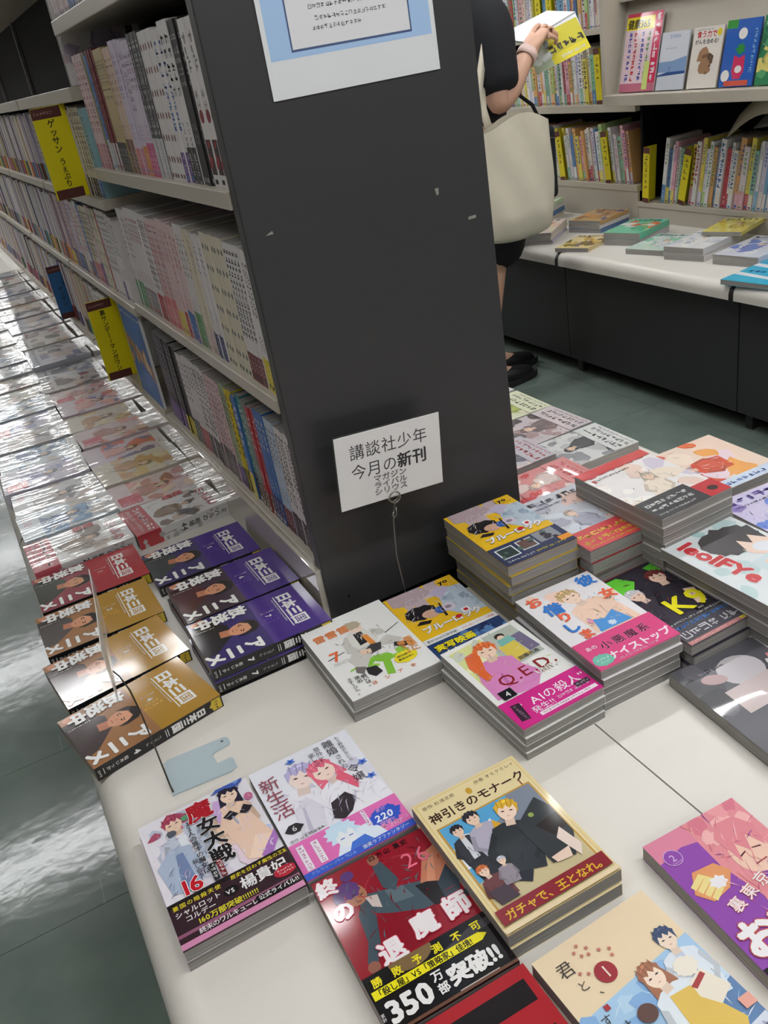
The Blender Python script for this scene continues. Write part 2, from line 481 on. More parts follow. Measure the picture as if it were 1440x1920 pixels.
# ------------------------------------------------------------------ room shell
def floor_mat():
    m, nt, b = nodes_mat('waxed_green_vinyl')
    tc = N(nt, 'ShaderNodeTexCoord')
    nz = N(nt, 'ShaderNodeTexNoise'); nz.inputs['Scale'].default_value = 9; nz.inputs['Detail'].default_value = 8
    nt.links.new(tc.outputs['Object'], nz.inputs['Vector'])
    cr = N(nt, 'ShaderNodeValToRGB')
    cr.color_ramp.elements[0].position = 0.3; cr.color_ramp.elements[0].color = (*lin((108, 123, 115)), 1)
    cr.color_ramp.elements[1].position = 0.75; cr.color_ramp.elements[1].color = (*lin((128, 141, 133)), 1)
    nt.links.new(nz.outputs['Fac'], cr.inputs['Fac'])
    wv = N(nt, 'ShaderNodeTexNoise'); wv.inputs['Scale'].default_value = 60; wv.inputs['Detail'].default_value = 2
    mp = N(nt, 'ShaderNodeMapping'); mp.inputs['Scale'].default_value = (1, 0.06, 1); mp.inputs['Rotation'].default_value = (0, 0, 0.5)
    nt.links.new(tc.outputs['Object'], mp.inputs['Vector']); nt.links.new(mp.outputs['Vector'], wv.inputs['Vector'])
    gt = N(nt, 'ShaderNodeMath', operation='GREATER_THAN'); gt.inputs[1].default_value = 0.74
    nt.links.new(wv.outputs['Fac'], gt.inputs[0])
    mx = N(nt, 'ShaderNodeMix', data_type='RGBA'); mx.inputs['B'].default_value = (*lin((158, 168, 160)), 1)
    sc_ = N(nt, 'ShaderNodeMath', operation='MULTIPLY'); sc_.inputs[1].default_value = 0.3
    nt.links.new(gt.outputs[0], sc_.inputs[0]); nt.links.new(sc_.outputs[0], mx.inputs['Factor'])
    nt.links.new(cr.outputs['Color'], mx.inputs['A']); nt.links.new(mx.outputs['Result'], b.inputs['Base Color'])
    b.inputs['Roughness'].default_value = 0.13
    bz = N(nt, 'ShaderNodeTexNoise'); bz.inputs['Scale'].default_value = 26; bz.inputs['Detail'].default_value = 4
    nt.links.new(tc.outputs['Object'], bz.inputs['Vector'])
    bp = N(nt, 'ShaderNodeBump'); bp.inputs['Strength'].default_value = 0.12; bp.inputs['Distance'].default_value = 0.004
    nt.links.new(bz.outputs['Fac'], bp.inputs['Height']); nt.links.new(bp.outputs['Normal'], b.inputs['Normal'])
    return m
M_FLOOR = floor_mat()
M_GROUT = mat('floor_joint', (58, 66, 62), 0.6)
X0, X1, Y0, Y1, ZC = -1.25, 4.6, -2.6, 15.2, 2.12
fl = link('floor', boxes('floor', [(X0, Y0, -T - 0.08, X1, Y1, -T - 0.002)], M_GROUT)); tag(fl, kind='structure')
TS = 0.45
tile = boxes('floor_tile', [(0.0006, 0.0006, -0.0025, TS - 0.0006, TS - 0.0006, 0.0)], M_FLOOR)
for i in range(13):
    for j in range(39):
        x, y = X0 + i * TS, Y0 + 0.2 + j * TS
        if x + TS < X1 and y + TS < Y1:
            near = (-1.2 < x < 0.1 or 0.6 < x < 2.3) and -0.2 < y < 4.6
            if near: link('floor_tile', tile, fl, Matrix.Translation((x, y, -T)))
rest_v = []
for i in range(13):
    for j in range(39):
        x, y = X0 + i * TS, Y0 + 0.2 + j * TS
        if x + TS < X1 and y + TS < Y1 and not ((-1.2 < x < 0.1 or 0.6 < x < 2.3) and -0.2 < y < 4.6):
            rest_v.append((x + 0.0006, y + 0.0006, -T - 0.0025, x + TS - 0.0006, y + TS - 0.0006, -T))
o = link('outer_floor_tiles', boxes('outer_floor_tiles', rest_v, M_FLOOR), fl, Matrix.Identity(4)); o['kind'] = 'stuff'
tag(link('ceiling', boxes('ceiling', [(X0, Y0, ZC, X1, Y1, ZC + 0.1)], M_CEIL)), kind='structure')
for nm, b in (('shade_wall_left', (X0 - 0.1, Y0, -T, X0, Y1, ZC)), ('wall_right', (X1, Y0, -T, X1 + 0.1, Y1, ZC)), ('wall_front', (X0, Y0 - 0.1, -T, X1, Y0, ZC)), ('wall_back', (X0, Y1, -T, X1, Y1 + 0.1, ZC))):  # left wall is unseen, set in close to keep light off the left shelf
    tag(link(nm, boxes(nm, [b], M_WALL)), kind='structure')

# ceiling tubes: rows across the shop
m_tube, nt_, b_ = nodes_mat('lit_diffuser')
b_.inputs['Base Color'].default_value = (0.9, 0.9, 0.9, 1)
b_.inputs['Emission Color'].default_value = (0.985, 0.99, 1.0, 1)
b_.inputs['Emission Strength'].default_value = LAMP
M_HOUSE = mat('lamp_housing', (228, 228, 226), 0.5)
rows = (-1.9, 0.15, 2.2, 4.25, 6.3, 8.35, 10.4, 12.45, 14.4)
for iy, y in enumerate(rows):
    for ix, x in enumerate((-0.42, 0.98, 2.38, 3.78)):
        if (ix == 0 and iy == 2) or (ix in (0, 3) and iy == 0): continue      # no lamp over the near end of the left aisle
        r = empty('ceiling_light', Matrix.Translation((x, y, ZC)), 'white ceiling tube lamp, %s row from the front wall, %s from the left wall' % (ordn(iy + 1), ordn(ix + 1)), 'lamp', 'ceiling tube lamps')
        link('housing', boxes('housing', [(-0.64, -0.11, -0.045, 0.64, 0.11, 0)], M_HOUSE), r, Matrix.Identity(4))
        link('diffuser', mesh_of('diffuser', [(-0.61, -0.036, -0.0455), (0.61, -0.036, -0.0455), (0.61, 0.036, -0.0455), (-0.61, 0.036, -0.0455), (-0.605, -0.03, -0.06), (0.605, -0.03, -0.06), (0.605, 0.03, -0.06), (-0.605, 0.03, -0.06)], [(4, 7, 6, 5), (0, 4, 5, 1), (2, 6, 7, 3)], m_tube), r, Matrix.Identity(4))

# ------------------------------------------------------------------ the display counter around the shelf (low table)
def nose(xo, xi, d=1, rad=0.032, th=0.062):
    """profile with a rounded nose at xo, flat top to xi (d=+1: nose on the left)"""
    p = [(xi, 0.0)]
    for i in range(9):
        a = math.pi / 2 * i / 8
        p.append((xo + d * rad * (1 - math.sin(a)), -rad * (1 - math.cos(a))))
    p += [(xo, -th), (xo + d * 0.02, -th), (xi, -th)]
    return p
XL, XR = -0.056, 1.062
PX0, PX1, PY = 0.331, 0.681, 1.055
ct = empty('display_counter', Matrix.Translation((0, 0, -T)), 'low cream display counter with rounded edges running round the grey bookshelf', 'counter')
def cpart(nm, me, parent=ct):
    return link(nm, me, parent, Matrix.Translation((0, 0, T)))
ys = [-0.02, 1.0025, 1.755, 2.6, 3.45, 4.3, 5.15, 6.0, 6.9]
for i in range(len(ys) - 1):
    a, b = ys[i] + (0.0 if i == 0 else 0.006), ys[i + 1] - 0.006
    if i == 0:
        cpart('counter_slab', prism('counter_slab', nose(XL, 0.4905), a, b, M_TOP, smooth=True))
        cpart('counter_slab', prism('counter_slab', nose(XR, 0.4925, -1), a, b, M_TOP, smooth=True))
    else:
        cpart('counter_slab', prism('counter_slab', nose(XL, 0.34), a, b, M_TOP, smooth=True))
        cpart('counter_slab', prism('counter_slab', nose(XR, 0.67, -1), a, b, M_TOP, smooth=True))
    if i > 0:
        y = ys[i]
        def shrink(p, e): return [(x, z - e) for x, z in p]
        cpart('joint_strip', prism('joint_strip', shrink(nose(XL + 0.001, 0.34), 0.0012), y - 0.0065, y + 0.0065, M_RUBBER, smooth=True))
        cpart('joint_strip', prism('joint_strip', shrink(nose(XR - 0.001, 0.67, -1), 0.0012), y - 0.0065, y + 0.0065, M_RUBBER, smooth=True))
cpart('base_panel', boxes('base_panel', [(XL + 0.07, 0.06, -T + 0.05, XL + 0.09, 6.85, -0.062)], M_BASE))
cpart('base_panel', boxes('base_panel', [(XR - 0.09, 0.06, -T + 0.05, XR - 0.07, 6.85, -0.062)], M_BASE))
cpart('base_panel', boxes('base_panel', [(XL + 0.09, 0.06, -T + 0.05, XR - 0.09, 0.08, -0.062)], M_BASE))
cpart('toe_kick', boxes('toe_kick', [(XL + 0.12, 0.12, -T, XR - 0.12, 6.8, -T + 0.05)], M_BLACK))

# ------------------------------------------------------------------ the double-sided bookshelf standing on it
HT = 1.27
bs = empty('bookshelf', Matrix.Translation((PX0, PY, 0)), 'tall dark grey and beige double-sided bookshelf full of comics', 'bookshelf')
def spart(nm, me, parent=bs):
    return link(nm, me, parent, Matrix.Translation((-PX0, -PY, 0)))
ep = spart('end_panel', bevel_box('end_panel', (PX0, PY, 0.0, PX1, PY + 0.022, HT), 0.0015, M_PANEL))
M_SCUFF = mat('scuff', (150, 150, 140), 0.6)
for pts in ([(0.356, 0.562), (0.366, 0.566), (0.367, 0.562)], [(0.597, 0.567), (0.603, 0.567), (0.602, 0.559), (0.599, 0.558)], [(0.643, 0.521), (0.655, 0.5215), (0.655, 0.5175), (0.643, 0.517)]):
    me = mesh_of('scuff_mark', [(x, PY - 0.0003, z) for x, z in pts], [tuple(range(len(pts)))], M_SCUFF)
    link('scuff_mark', me, ep, Matrix.Identity(4))
me = mesh_of('screw_hole', [(0.364 + 0.0022 * math.cos(a), PY - 0.0003, 0.031 + 0.0022 * math.sin(a)) for a in [i * math.pi / 4 for i in range(8)]], [tuple(range(8))], M_BLACK)
link('screw_hole', me, ep, Matrix.Identity(4))
YF = PY + 0.022
spart('back_panel', boxes('back_panel', [(0.4985, YF, 0.0, 0.5135, 6.7, HT)], M_BLACK))
spart('riser_strip', bevel_box('riser_strip', (0.322, PY + 0.004, 0.0, 0.334, 6.7, 0.088), 0.0012, M_RISER))
spart('riser_strip', boxes('riser_strip', [(0.678, YF, 0.0, 0.69, 6.7, 0.088)], M_RISER))
bays = [(YF, 1.905), (1.925, 2.755), (2.775, 3.605), (3.625, 4.455), (4.475, 5.305), (5.325, 6.155)]
boards = {0: ((0.33, 0.35), (0.596, 0.618), (0.848, 0.872), (1.10, 1.122)), 1: ((0.314, 0.334), (0.535, 0.556), (0.738, 0.764), (1.0, 1.022))}
for bi, (a, b) in enumerate(bays):
    spart('shelf_board', bevel_box('shelf_board', (0.328, a, 0.082, 0.498, b, 0.0975), 0.001, M_BEIGE))
    spart('shelf_board', boxes('shelf_board', [(0.514, a, 0.082, 0.684, b, 0.0975)], M_BEIGE))
    for z0, z1 in boards[min(bi, 1)]:
        spart('shelf_board', bevel_box('shelf_board', (0.328, a, z0, 0.498, b, z1), 0.0015, M_BEIGE))
        spart('shelf_board', boxes('shelf_board', [(0.514, a, z0, 0.684, b, z1)], M_BEIGE))
    if bi < 5:
        pz = spart('upright_post', boxes('upright_post', [(0.488, b + 0.006, 0.0, 0.498, b + 0.014, HT)], M_SLOT))
spart('end_panel', boxes('end_panel', [(PX0, 6.7, 0.0, PX1, 6.72, HT)], M_PANEL))
# slots in the black back seen above the second bay's top board
sl = []
for c in (2.05, 2.4):
    for k in range(16):
        z = 0.8 + k * 0.028
        sl.append((0.4975, c - 0.012, z, 0.4985, c + 0.012, z + 0.0035))
spart('bracket_slots', boxes('bracket_slots', sl, M_SLOT))['kind'] = 'stuff'

# ------------------------------------------------------------------ the wall shelf across the aisle
OX = 1.905            # front edge of its counter
oc = empty('wall_counter', Matrix.Translation((OX, 2.2, -T)), 'cream rounded counter on dark grey base panels along the far side of the aisle', 'counter')
def opart(nm, me, parent=oc): return link(nm, me, parent, Matrix.Translation((-OX, -2.2, T)))
oy = [0.2, 0.99, 1.78, 2.57, 3.36, 4.15, 4.94, 5.73]
for i in range(len(oy) - 1):
    a, b = oy[i] + 0.008, oy[i + 1] - 0.008
    opart('counter_slab', prism('counter_slab', nose(OX, 2.5, 1, 0.03, 0.045), a, b, M_TOP, smooth=True))
    opart('base_panel', bevel_box('base_panel', (OX + 0.035, a - 0.006, -0.395, OX + 0.055, b + 0.006, -0.045), 0.001, M_BASE))
    opart('foot', boxes('foot', [(OX + 0.06, b - 0.03, -T, OX + 0.085, b - 0.005, -0.395)], M_BASE))
    if i: opart('joint_strip', prism('joint_strip', [(x, z - 0.001) for x, z in nose(OX - 0.001, 2.49, 1, 0.03, 0.046)], oy[i] - 0.0082, oy[i] + 0.0082, M_RUBBER, smooth=True))
opart('toe_kick', boxes('toe_kick', [(OX + 0.12, 0.2, -T, OX + 0.14, 5.7, -0.36)], M_BLACK))

ws = empty('wall_bookcase', Matrix.Translation((2.36, 2.2, 0)), 'cream bookcase with tilted magazine rack standing on the far counter', 'bookcase')
def wpart(nm, me): return link(nm, me, ws, Matrix.Translation((-2.36, -2.2, 0)))
WX, WB = 2.362, 2.56
wpart('back_panel', boxes('back_panel', [(WB, 0.2, 0.0, WB + 0.015, 5.7, 1.5)], M_BLACK))
DV = 2.665      # divider between the book bay (far) and the rack bay (near)
wpart('riser_panel', boxes('riser_panel', [(WX + 0.003, DV, 0.0005, WX + 0.013, 5.7, 0.105)], M_BEIGE))
wpart('riser_panel', boxes('riser_panel', [(WX + 0.003, 0.2, 0.0005, WX + 0.013, DV - 0.002, 0.052)], M_BEIGE))
for z0, z1 in ((0.105, 0.128), (0.381, 0.409), (0.642, 0.662), (0.93, 0.952), (1.2, 1.22)):
    wpart('shelf_board', bevel_box('shelf_board', (WX, DV, z0, WB, 5.7, z1), 0.0015, M_BEIGE))
wpart('shelf_board', bevel_box('shelf_board', (WX, 0.2, 0.052, WB, DV - 0.002, 0.07), 0.0015, M_BEIGE))
wpart('side_panel', bevel_box('side_panel', (2.215, DV - 0.022, 0.424, WB, DV - 0.002, 1.3), 0.0015, M_BEIGE))
wpart('side_panel', bevel_box('side_panel', (WX + 0.02, DV - 0.016, 0.07, WB, DV - 0.003, 0.424), 0.001, M_BLACK))
# tilted magazine rack of the near bay
wpart('rack_shelf', bevel_box('rack_shelf', (2.205, 0.2, 0.424, WB, DV - 0.022, 0.458), 0.002, M_BEIGE))
wpart('rack_back', prism('rack_back', [(2.262, 0.458), (2.275, 0.458), (2.345, 0.76), (2.332, 0.76)], 0.2, DV - 0.022, M_BEIGE))
wpart('rack_shelf', bevel_box('rack_shelf', (2.285, 0.2, 0.73, WB, DV - 0.022, 0.762), 0.002, M_BEIGE))
wpart('rack_back', prism('rack_back', [(2.345, 0.762), (2.358, 0.762), (2.43, 1.08), (2.417, 1.08)], 0.2, DV - 0.022, M_BEIGE))
M_ACRYL = mat('smoked_sheet', (92, 88, 90), 0.15)
M_LEAF = mat('cream_leaflet', (214, 206, 184), 0.5)

# ------------------------------------------------------------------ cover artwork of the comics on the near counter
SK = (240, 208, 184)
def art_witch():
    a = Art(128, 182, (232, 228, 236))
    a.blobs(0, 60, 60, 180, [(205, 208, 222), (190, 198, 214), (222, 214, 226)], 10, 16, 2)
    a.blobs(2, 150, 50, 176, [(176, 84, 110), (196, 110, 130)], 4, 12, 5)
    a.figure(37, 154, 1.55, (170, 70, 96), SK, (196, 204, 218), 8, seed=4, cloth2=(232, 236, 242))
    a.ell(30, 150, 6, 5, (90, 92, 104)); a.ell(50, 164, 5, 4, (96, 160, 120))
    a.poly([(10, 70), (4, 110), (22, 130), (44, 124), (50, 84), (34, 62)], (176, 190, 212))
    a.poly([(20, 66), (26, 118), (34, 118), (38, 64)], (120, 140, 180))
    a.blobs(84, 60, 126, 120, [(222, 196, 232), (236, 214, 226), (196, 206, 236)], 8, 14, 7)
    a.figure(101, 156, 1.6, (42, 38, 58), (244, 214, 192), (240, 206, 182), -8, long=True, seed=8)
    a.poly([(84, 126), (116, 122), (126, 84), (112, 54), (90, 66)], (240, 206, 184)); a.poly([(92, 66), (108, 92), (124, 84), (112, 56)], (250, 220, 200)); a.ell(112, 182, 12, 8, (70, 96, 176)); a.ell(112, 182, 8, 5, (120, 150, 220))
    a.poly([(104, 62), (128, 88), (128, 74), (110, 52)], (176, 120, 196))
    a.poly([(84, 176), (92, 182), (112, 181), (118, 172), (104, 178)], (70, 96, 176))
    a.poly([(86, 136), (96, 142), (103, 132), (92, 128)], (40, 36, 44)); a.poly([(104, 132), (112, 142), (120, 134), (112, 126)], (40, 36, 44)); a.poly([(78, 150), (84, 166), (90, 164), (86, 140), (80, 128)], (206, 170, 220)); a.ell(121, 150, 5, 6, (196, 110, 150)); a.rect(96, 118, 98, 132, (160, 170, 190), 10)
    a.scrib(60, [(150, 160, 190), (226, 226, 236), (120, 126, 160), (206, 170, 200)], 4, 4, 62, 60, 150, 16); a.scrib(48, [(220, 180, 160), (176, 130, 196), (236, 226, 240), (90, 80, 110)], 5, 76, 56, 124, 150, 14)
    a.text('魔', 66, 178, 30, (178, 30, 44), True, bold=0.035, outline=(250, 250, 250), ow=0.02)
    a.text('女大戦', 69, 150, 25, (34, 28, 32), True, bold=0.035, outline=(250, 250, 250), ow=0.02, sp=0.98)
    a.text('32人の異才の魔女は', 49, 156, 8.2, (40, 36, 40), True, bold=0.01)
    a.text('殺し合う', 42, 100, 7, (60, 52, 56), True)
    a.rect(52, 60, 58, 84, (40, 40, 44)); a.marks(55, 83, 4, 5, (230, 230, 230), True, seed=3)
    a.rect(60, 60, 66, 84, (120, 30, 40)); a.marks(63, 83, 4, 5, (240, 230, 230), True, seed=4)
    a.text('16', 16, 60, 27, (196, 30, 44), bold=0.03, outline=(250, 250, 250), sx=1.05)
    o = Art(128, 58, (56, 36, 44))
    o.rect(0, 0, 128, 7, (214, 140, 178)); o.rect(0, 14, 128, 18, (150, 92, 120))
    o.rect(0, 52, 128, 58, (34, 26, 28))
    o.text('歴史を狂わす魔性の王妃', 66, 50.5, 5.8, (232, 214, 50), bold=0.01)
    o.text('憂国の暗殺天使', 4, 48, 6.4, (232, 214, 50), bold=0.01, sp=1.15)
    o.text('シャルロット・', 4, 38, 8, (238, 234, 232), bold=0.015)
    o.text('コルデー', 12, 29, 8, (238, 234, 232), bold=0.015)
    o.ell(62, 38, 8, 6, (24, 22, 24)); o.text('VS', 56.5, 35, 7.5, (235, 230, 230), bold=0.02)
    o.text('楊貴妃', 72, 32, 17, (240, 236, 236), bold=0.02)
    o.text('160万部突破!!!!!!!', 22, 19.5, 8.5, (226, 214, 60), bold=0.02)
    o.text('終末のワルキューレ', 20, 8.5, 7.4, (238, 230, 232), bold=0.015, sp=0.92)
    o.rect(80, 8, 126, 15.5, (26, 22, 26)); o.text('公式ライバル!!', 82, 9.6, 6.6, (240, 238, 238), bold=0.015)
    o.ell(117, 28, 12, 7, (186, 40, 60)); o.marks(109, 29, 6, 2.6, (240, 220, 220), seed=9); o.marks(110, 25, 6, 2.4, (240, 220, 220), seed=10)
    return a, o

def art_pastel():
    a = Art(128, 182, (234, 235, 243))
    a.blobs(6, 60, 122, 120, [(226, 224, 236), (214, 212, 228), (240, 240, 246)], 14, 16, 3)
    a.poly([(18, 62), (22, 118), (48, 132), (70, 118), (92, 126), (116, 108), (118, 66), (70, 40)], (240, 238, 244))
    a.poly([(48, 132), (56, 96), (70, 74), (64, 100), (58, 126)], (206, 200, 216))
    a.poly([(86, 122), (80, 96), (70, 78), (84, 88)], (206, 200, 216))
    a.poly([(66, 62), (74, 82), (92, 90), (100, 78), (88, 64), (74, 54)], (46, 36, 44))
    a.figure(48, 126, 2.45, (186, 178, 220), (246, 224, 214), (238, 236, 244), -14, seed=5, arms=False)
    a.figure(80, 121, 2.15, (236, 110, 136), (250, 222, 208), (242, 240, 246), 16, long=True, seed=6, arms=False)
    a.poly([(92, 124), (106, 96), (100, 84), (92, 98), (84, 112)], (232, 96, 124)); a.poly([(58, 60), (64, 82), (84, 88), (92, 74), (80, 58), (68, 52)], (46, 36, 44))
    a.poly([(20, 60), (26, 96), (44, 108), (56, 84), (48, 56)], (226, 222, 234)); a.poly([(28, 60), (34, 94), (37, 94), (33, 58)], (196, 190, 210)); a.poly([(92, 66), (110, 92), (122, 84), (116, 56)], (240, 238, 246))
    a.scrib(60, [(206, 200, 218), (190, 186, 208), (244, 242, 248), (222, 214, 228)], 6, 14, 52, 118, 118, 20)
    a.text('もう興味がないと', 112, 176, 6.2, (70, 66, 76), True, sp=0.98)
    a.text('離婚', 99, 177, 14, (62, 58, 66), True)
    a.text('された', 101, 147, 9, (70, 64, 72), True)
    a.text('令嬢', 108, 122, 15, (58, 54, 62), True)
    a.text('意外と', 84, 174, 9, (66, 62, 70), True); a.text('楽しい', 75, 168, 8.5, (66, 62, 70), True)
    for x, y in ((50, 170), (121, 118), (120, 92)):
        a.spiky(x, y, 7, 5.5, (86, 128, 216), 5, 0.5, seed=int(x)); a.ell(x, y, 2, 2, (40, 70, 180))
    a.text('新生活', 15, 162, 24, (150, 66, 84), True, sp=0.98)
    a.poly([(4, 72), (11, 66), (20, 66), (27, 72), (20, 79), (11, 79)], (34, 30, 34)); a.text('6', 12.6, 68.6, 11, (244, 240, 240))
    a.text('原作', 4, 54, 5, (100, 96, 100)); a.marks(16, 54, 6, 4.4, (110, 104, 110), seed=31)
    a.marks(5, 48, 9, 4.2, (120, 112, 118), seed=32)
    o = Art(128, 52, (228, 112, 182))
    o.rect(0, 0, 128, 9, (52, 92, 206)); o.poly([(40, 9), (50, 26), (66, 33), (90, 32), (98, 9)], (226, 236, 248))
    o.spiky(56, 38, 21, 17, (206, 230, 246), 12, 0.22, seed=4)
    o.ell(58, 28, 11, 14, (236, 240, 244)); o.poly([(44, 38), (50, 32), (54, 40), (60, 31), (64, 39), (70, 32), (72, 44), (52, 50)], (206, 230, 246)); o.rect(51, 27, 56, 28.4, (70, 110, 190)); o.rect(61, 27, 66, 28.4, (70, 110, 190)); o.poly([(54, 9), (60, 18), (76, 20), (82, 9)], (66, 116, 214))
    o.spiky(106, 30, 19, 14, (44, 84, 198), 15, 0.12, seed=2)
    o.text('累計', 99, 38, 6, (236, 160, 210)); o.text('220', 93, 25, 13, (238, 242, 250), bold=0.03, slant=0.15)
    o.text('突破!!', 95, 17.6, 7, (240, 170, 210), bold=0.01)
    o.rect(22, 12, 30, 44, (240, 232, 240)); o.marks(26, 43, 6, 4.6, (190, 110, 160), True, seed=11)
    o.rect(6, 10, 14, 46, (240, 232, 240)); o.marks(10, 45, 7, 4.6, (190, 110, 160), True, seed=12)
    o.rect(84, 26, 89, 50, (238, 226, 238)); o.marks(86.5, 49, 6, 3.6, (190, 110, 160), True, seed=13)
    o.marks(96, 11, 5, 5.6, (244, 200, 224), seed=15)
    o.text('溺愛ラブファンタジー', 66, 2.4, 5.6, (226, 234, 248), bold=0.01); o.marks(8, 2.6, 11, 4.2, (140, 170, 236), seed=14)
    return a, o

def art_red():
    a = Art(128, 182, (150, 26, 42))
    a.ell(80, 128, 42, 38, (172, 46, 60)); a.ell(80, 128, 40.5, 36.5, (148, 26, 42)); a.ell(58, 92, 36, 30, (138, 22, 38))
    a.poly([(38, 142), (64, 134), (96, 124), (112, 112), (110, 92), (84, 94), (54, 108), (32, 122)], (74, 90, 100)); a.poly([(60, 134), (78, 130), (82, 112), (62, 116)], (98, 114, 122))
    a.poly([(38, 140), (26, 122), (22, 92), (12, 72), (20, 66), (32, 86), (44, 122)], (66, 82, 92)); a.ell(16, 66, 6, 6, (150, 96, 80))
    a.poly([(60, 138), (62, 166), (72, 168), (78, 140), (70, 128)], (70, 86, 96)); a.ell(66, 173, 6, 7, (160, 104, 84))
    a.poly([(92, 118), (112, 152), (128, 156), (128, 118), (112, 104)], (196, 124, 96)); a.poly([(100, 120), (116, 146), (122, 146), (108, 116)], (214, 146, 116))
    a.poly([(88, 122), (94, 92), (108, 88), (114, 112), (100, 120)], (40, 38, 42)); a.poly([(108, 112), (126, 128), (128, 104), (120, 86), (106, 84)], (58, 70, 80)); a.poly([(100, 90), (128, 92), (128, 84), (104, 80)], (52, 62, 72))
    a.ell(32, 146, 12, 14, (176, 118, 90), 25); a.spiky(28, 154, 14, 12, (92, 56, 120), 10, 0.14, seed=7); a.ell(35, 170, 7, 6, (92, 56, 120)); a.ell(18, 150, 6, 9, (78, 46, 106))
    a.poly([(30, 146), (34, 147), (34, 146), (30, 144.6)], (50, 30, 28)); a.poly([(37, 143), (41, 144), (41, 143), (37, 141.6)], (50, 30, 28)); a.rect(31, 136, 36, 137.2, (120, 60, 54), -10); a.poly([(40, 138), (52, 134), (50, 118), (42, 124)], (206, 190, 184))
    a.scrib(60, [(60, 74, 84), (92, 108, 116), (120, 18, 32), (176, 50, 64)], 8, 14, 84, 124, 166, 18)
    a.text('四方山 貴史', 62, 173, 7.4, (40, 18, 22), bold=0.01, sp=1.15)
    a.text('26', 90, 143, 27, (232, 110, 134), bold=-0.004)
    for ch, x, y, s in (('終', 1, 160, 22), ('の', 4, 126, 23), ('退', 24, 62, 26), ('魔', 62, 70, 26), ('師', 97, 70, 27)):
        a.text(ch, x, y, s, (240, 232, 234), bold=0.045, outline=(206, 74, 96), ow=0.03)
    o = Art(128, 60, (24, 22, 24))
    o.ell(48, 58, 22, 13, (128, 104, 70)); o.poly([(56, 40), (112, 54), (128, 54), (128, 46)], (64, 60, 66))
    for i, ch in enumerate('勝敗予測不可'): o.text(ch, 6 + i * 20.5, 47, 10, (238, 222, 40), bold=0.03)
    o.poly([(2, 35), (112, 35), (119, 39.5), (112, 44), (2, 44)], (238, 226, 34))
    o.text('「殺し屋」VS「策略家」佳境!', 4, 36.4, 8, (26, 24, 22), bold=0.02, sx=0.92)
    o.text('累計', 2, 22, 4, (236, 236, 236), True); o.text('350', 6, 9, 28, (238, 236, 234), bold=0.045)
    o.text('万', 54, 23, 11, (238, 236, 234), bold=0.03); o.text('部', 54, 10, 11, (238, 236, 234), bold=0.03)
    o.text('突破!!', 67, 11, 20.5, (238, 236, 234), bold=0.05)
    o.rect(0, 0, 128, 3, (110, 74, 60)); o.rect(70, 3, 110, 4, (190, 180, 176))
    return a, o

def art_cards():
    a = Art(128, 182, (233, 213, 160))
    a.rect(3, 3, 125, 179, (222, 196, 132)); a.rect(4, 4, 124, 178, (234, 216, 166))
    a.scrib(60, [(74, 78, 84), (40, 42, 48), (150, 160, 170), (214, 200, 160), (90, 150, 190)], 9, 12, 28, 112, 122, 12)
    a.text('原作 杉浦次郎', 8, 169, 5.6, (96, 76, 58), sp=1.1); a.text('作画 オモクミレイ', 72, 170, 5.6, (96, 76, 58), sp=1.1)
    a.ell(62, 166, 3.4, 4.6, (206, 160, 56))
    a.text('神引きのモナーク', 7, 148, 14.6, (60, 36, 30), bold=0.02)
    a.text('1', 110, 139, 13, (130, 56, 40))
    a.rect(7, 24, 121, 140, (196, 152, 72)); a.rect(9, 26, 119, 138, (92, 168, 214))
    a.poly([(9, 108), (26, 120), (44, 112), (60, 122), (60, 84), (9, 80)], (232, 236, 238))
    a.poly([(9, 96), (40, 88), (119, 94), (119, 138), (90, 138), (84, 120)], (132, 140, 156))
    a.poly([(9, 26), (119, 26), (119, 64), (80, 72), (9, 60)], (206, 192, 150))
    a.blobs(52, 66, 80, 98, [(88, 142, 96), (110, 160, 110)], 5, 9, 5); a.poly([(62, 52), (80, 50), (84, 74), (66, 76)], (214, 204, 184))
    a.figure(24, 120, 0.95, (48, 46, 52), SK, (58, 60, 68), 0, seed=2, cloth2=(214, 216, 222)); a.poly([(12, 86), (15, 54), (34, 50), (36, 88)], (44, 46, 54))
    a.figure(45, 124, 1.15, (48, 48, 56), SK, (182, 176, 194), 4, seed=3); a.poly([(32, 82), (36, 46), (52, 34), (60, 44), (57, 82)], (44, 42, 50))
    a.poly([(60, 118), (52, 96), (40, 80), (54, 88), (68, 104)], (222, 170, 50))
    a.figure(76, 110, 1.65, (226, 178, 58), (248, 220, 198), (52, 56, 60), -20, long=False, seed=4)
    a.poly([(76, 96), (112, 118), (119, 100), (119, 60), (104, 36), (80, 40)], (56, 60, 64)); a.poly([(92, 86), (119, 90), (119, 70), (100, 66)], (44, 34, 34))
    a.poly([(100, 62), (110, 72), (116, 44), (108, 32)], (238, 218, 206)); a.poly([(82, 46), (104, 48), (100, 36), (84, 38)], (238, 210, 190))
    a.ell(96, 100, 3, 3, (150, 170, 90))
    a.figure(20, 64, 0.85, (206, 110, 56), SK, (110, 62, 66), 8, seed=6); a.poly([(10, 46), (14, 28), (34, 28), (30, 46)], (74, 60, 70))
    a.figure(40, 66, 0.6, (196, 196, 206), SK, (150, 140, 150), -8, seed=7)
    a.rect(3, 8, 125, 25, (142, 44, 54))
    a.text('ガチャで、王となれ。', 9, 11, 11.6, (228, 186, 56), bold=0.02, sp=0.98)
    a.rect(0, 0, 128, 5, (236, 216, 176))
    return a

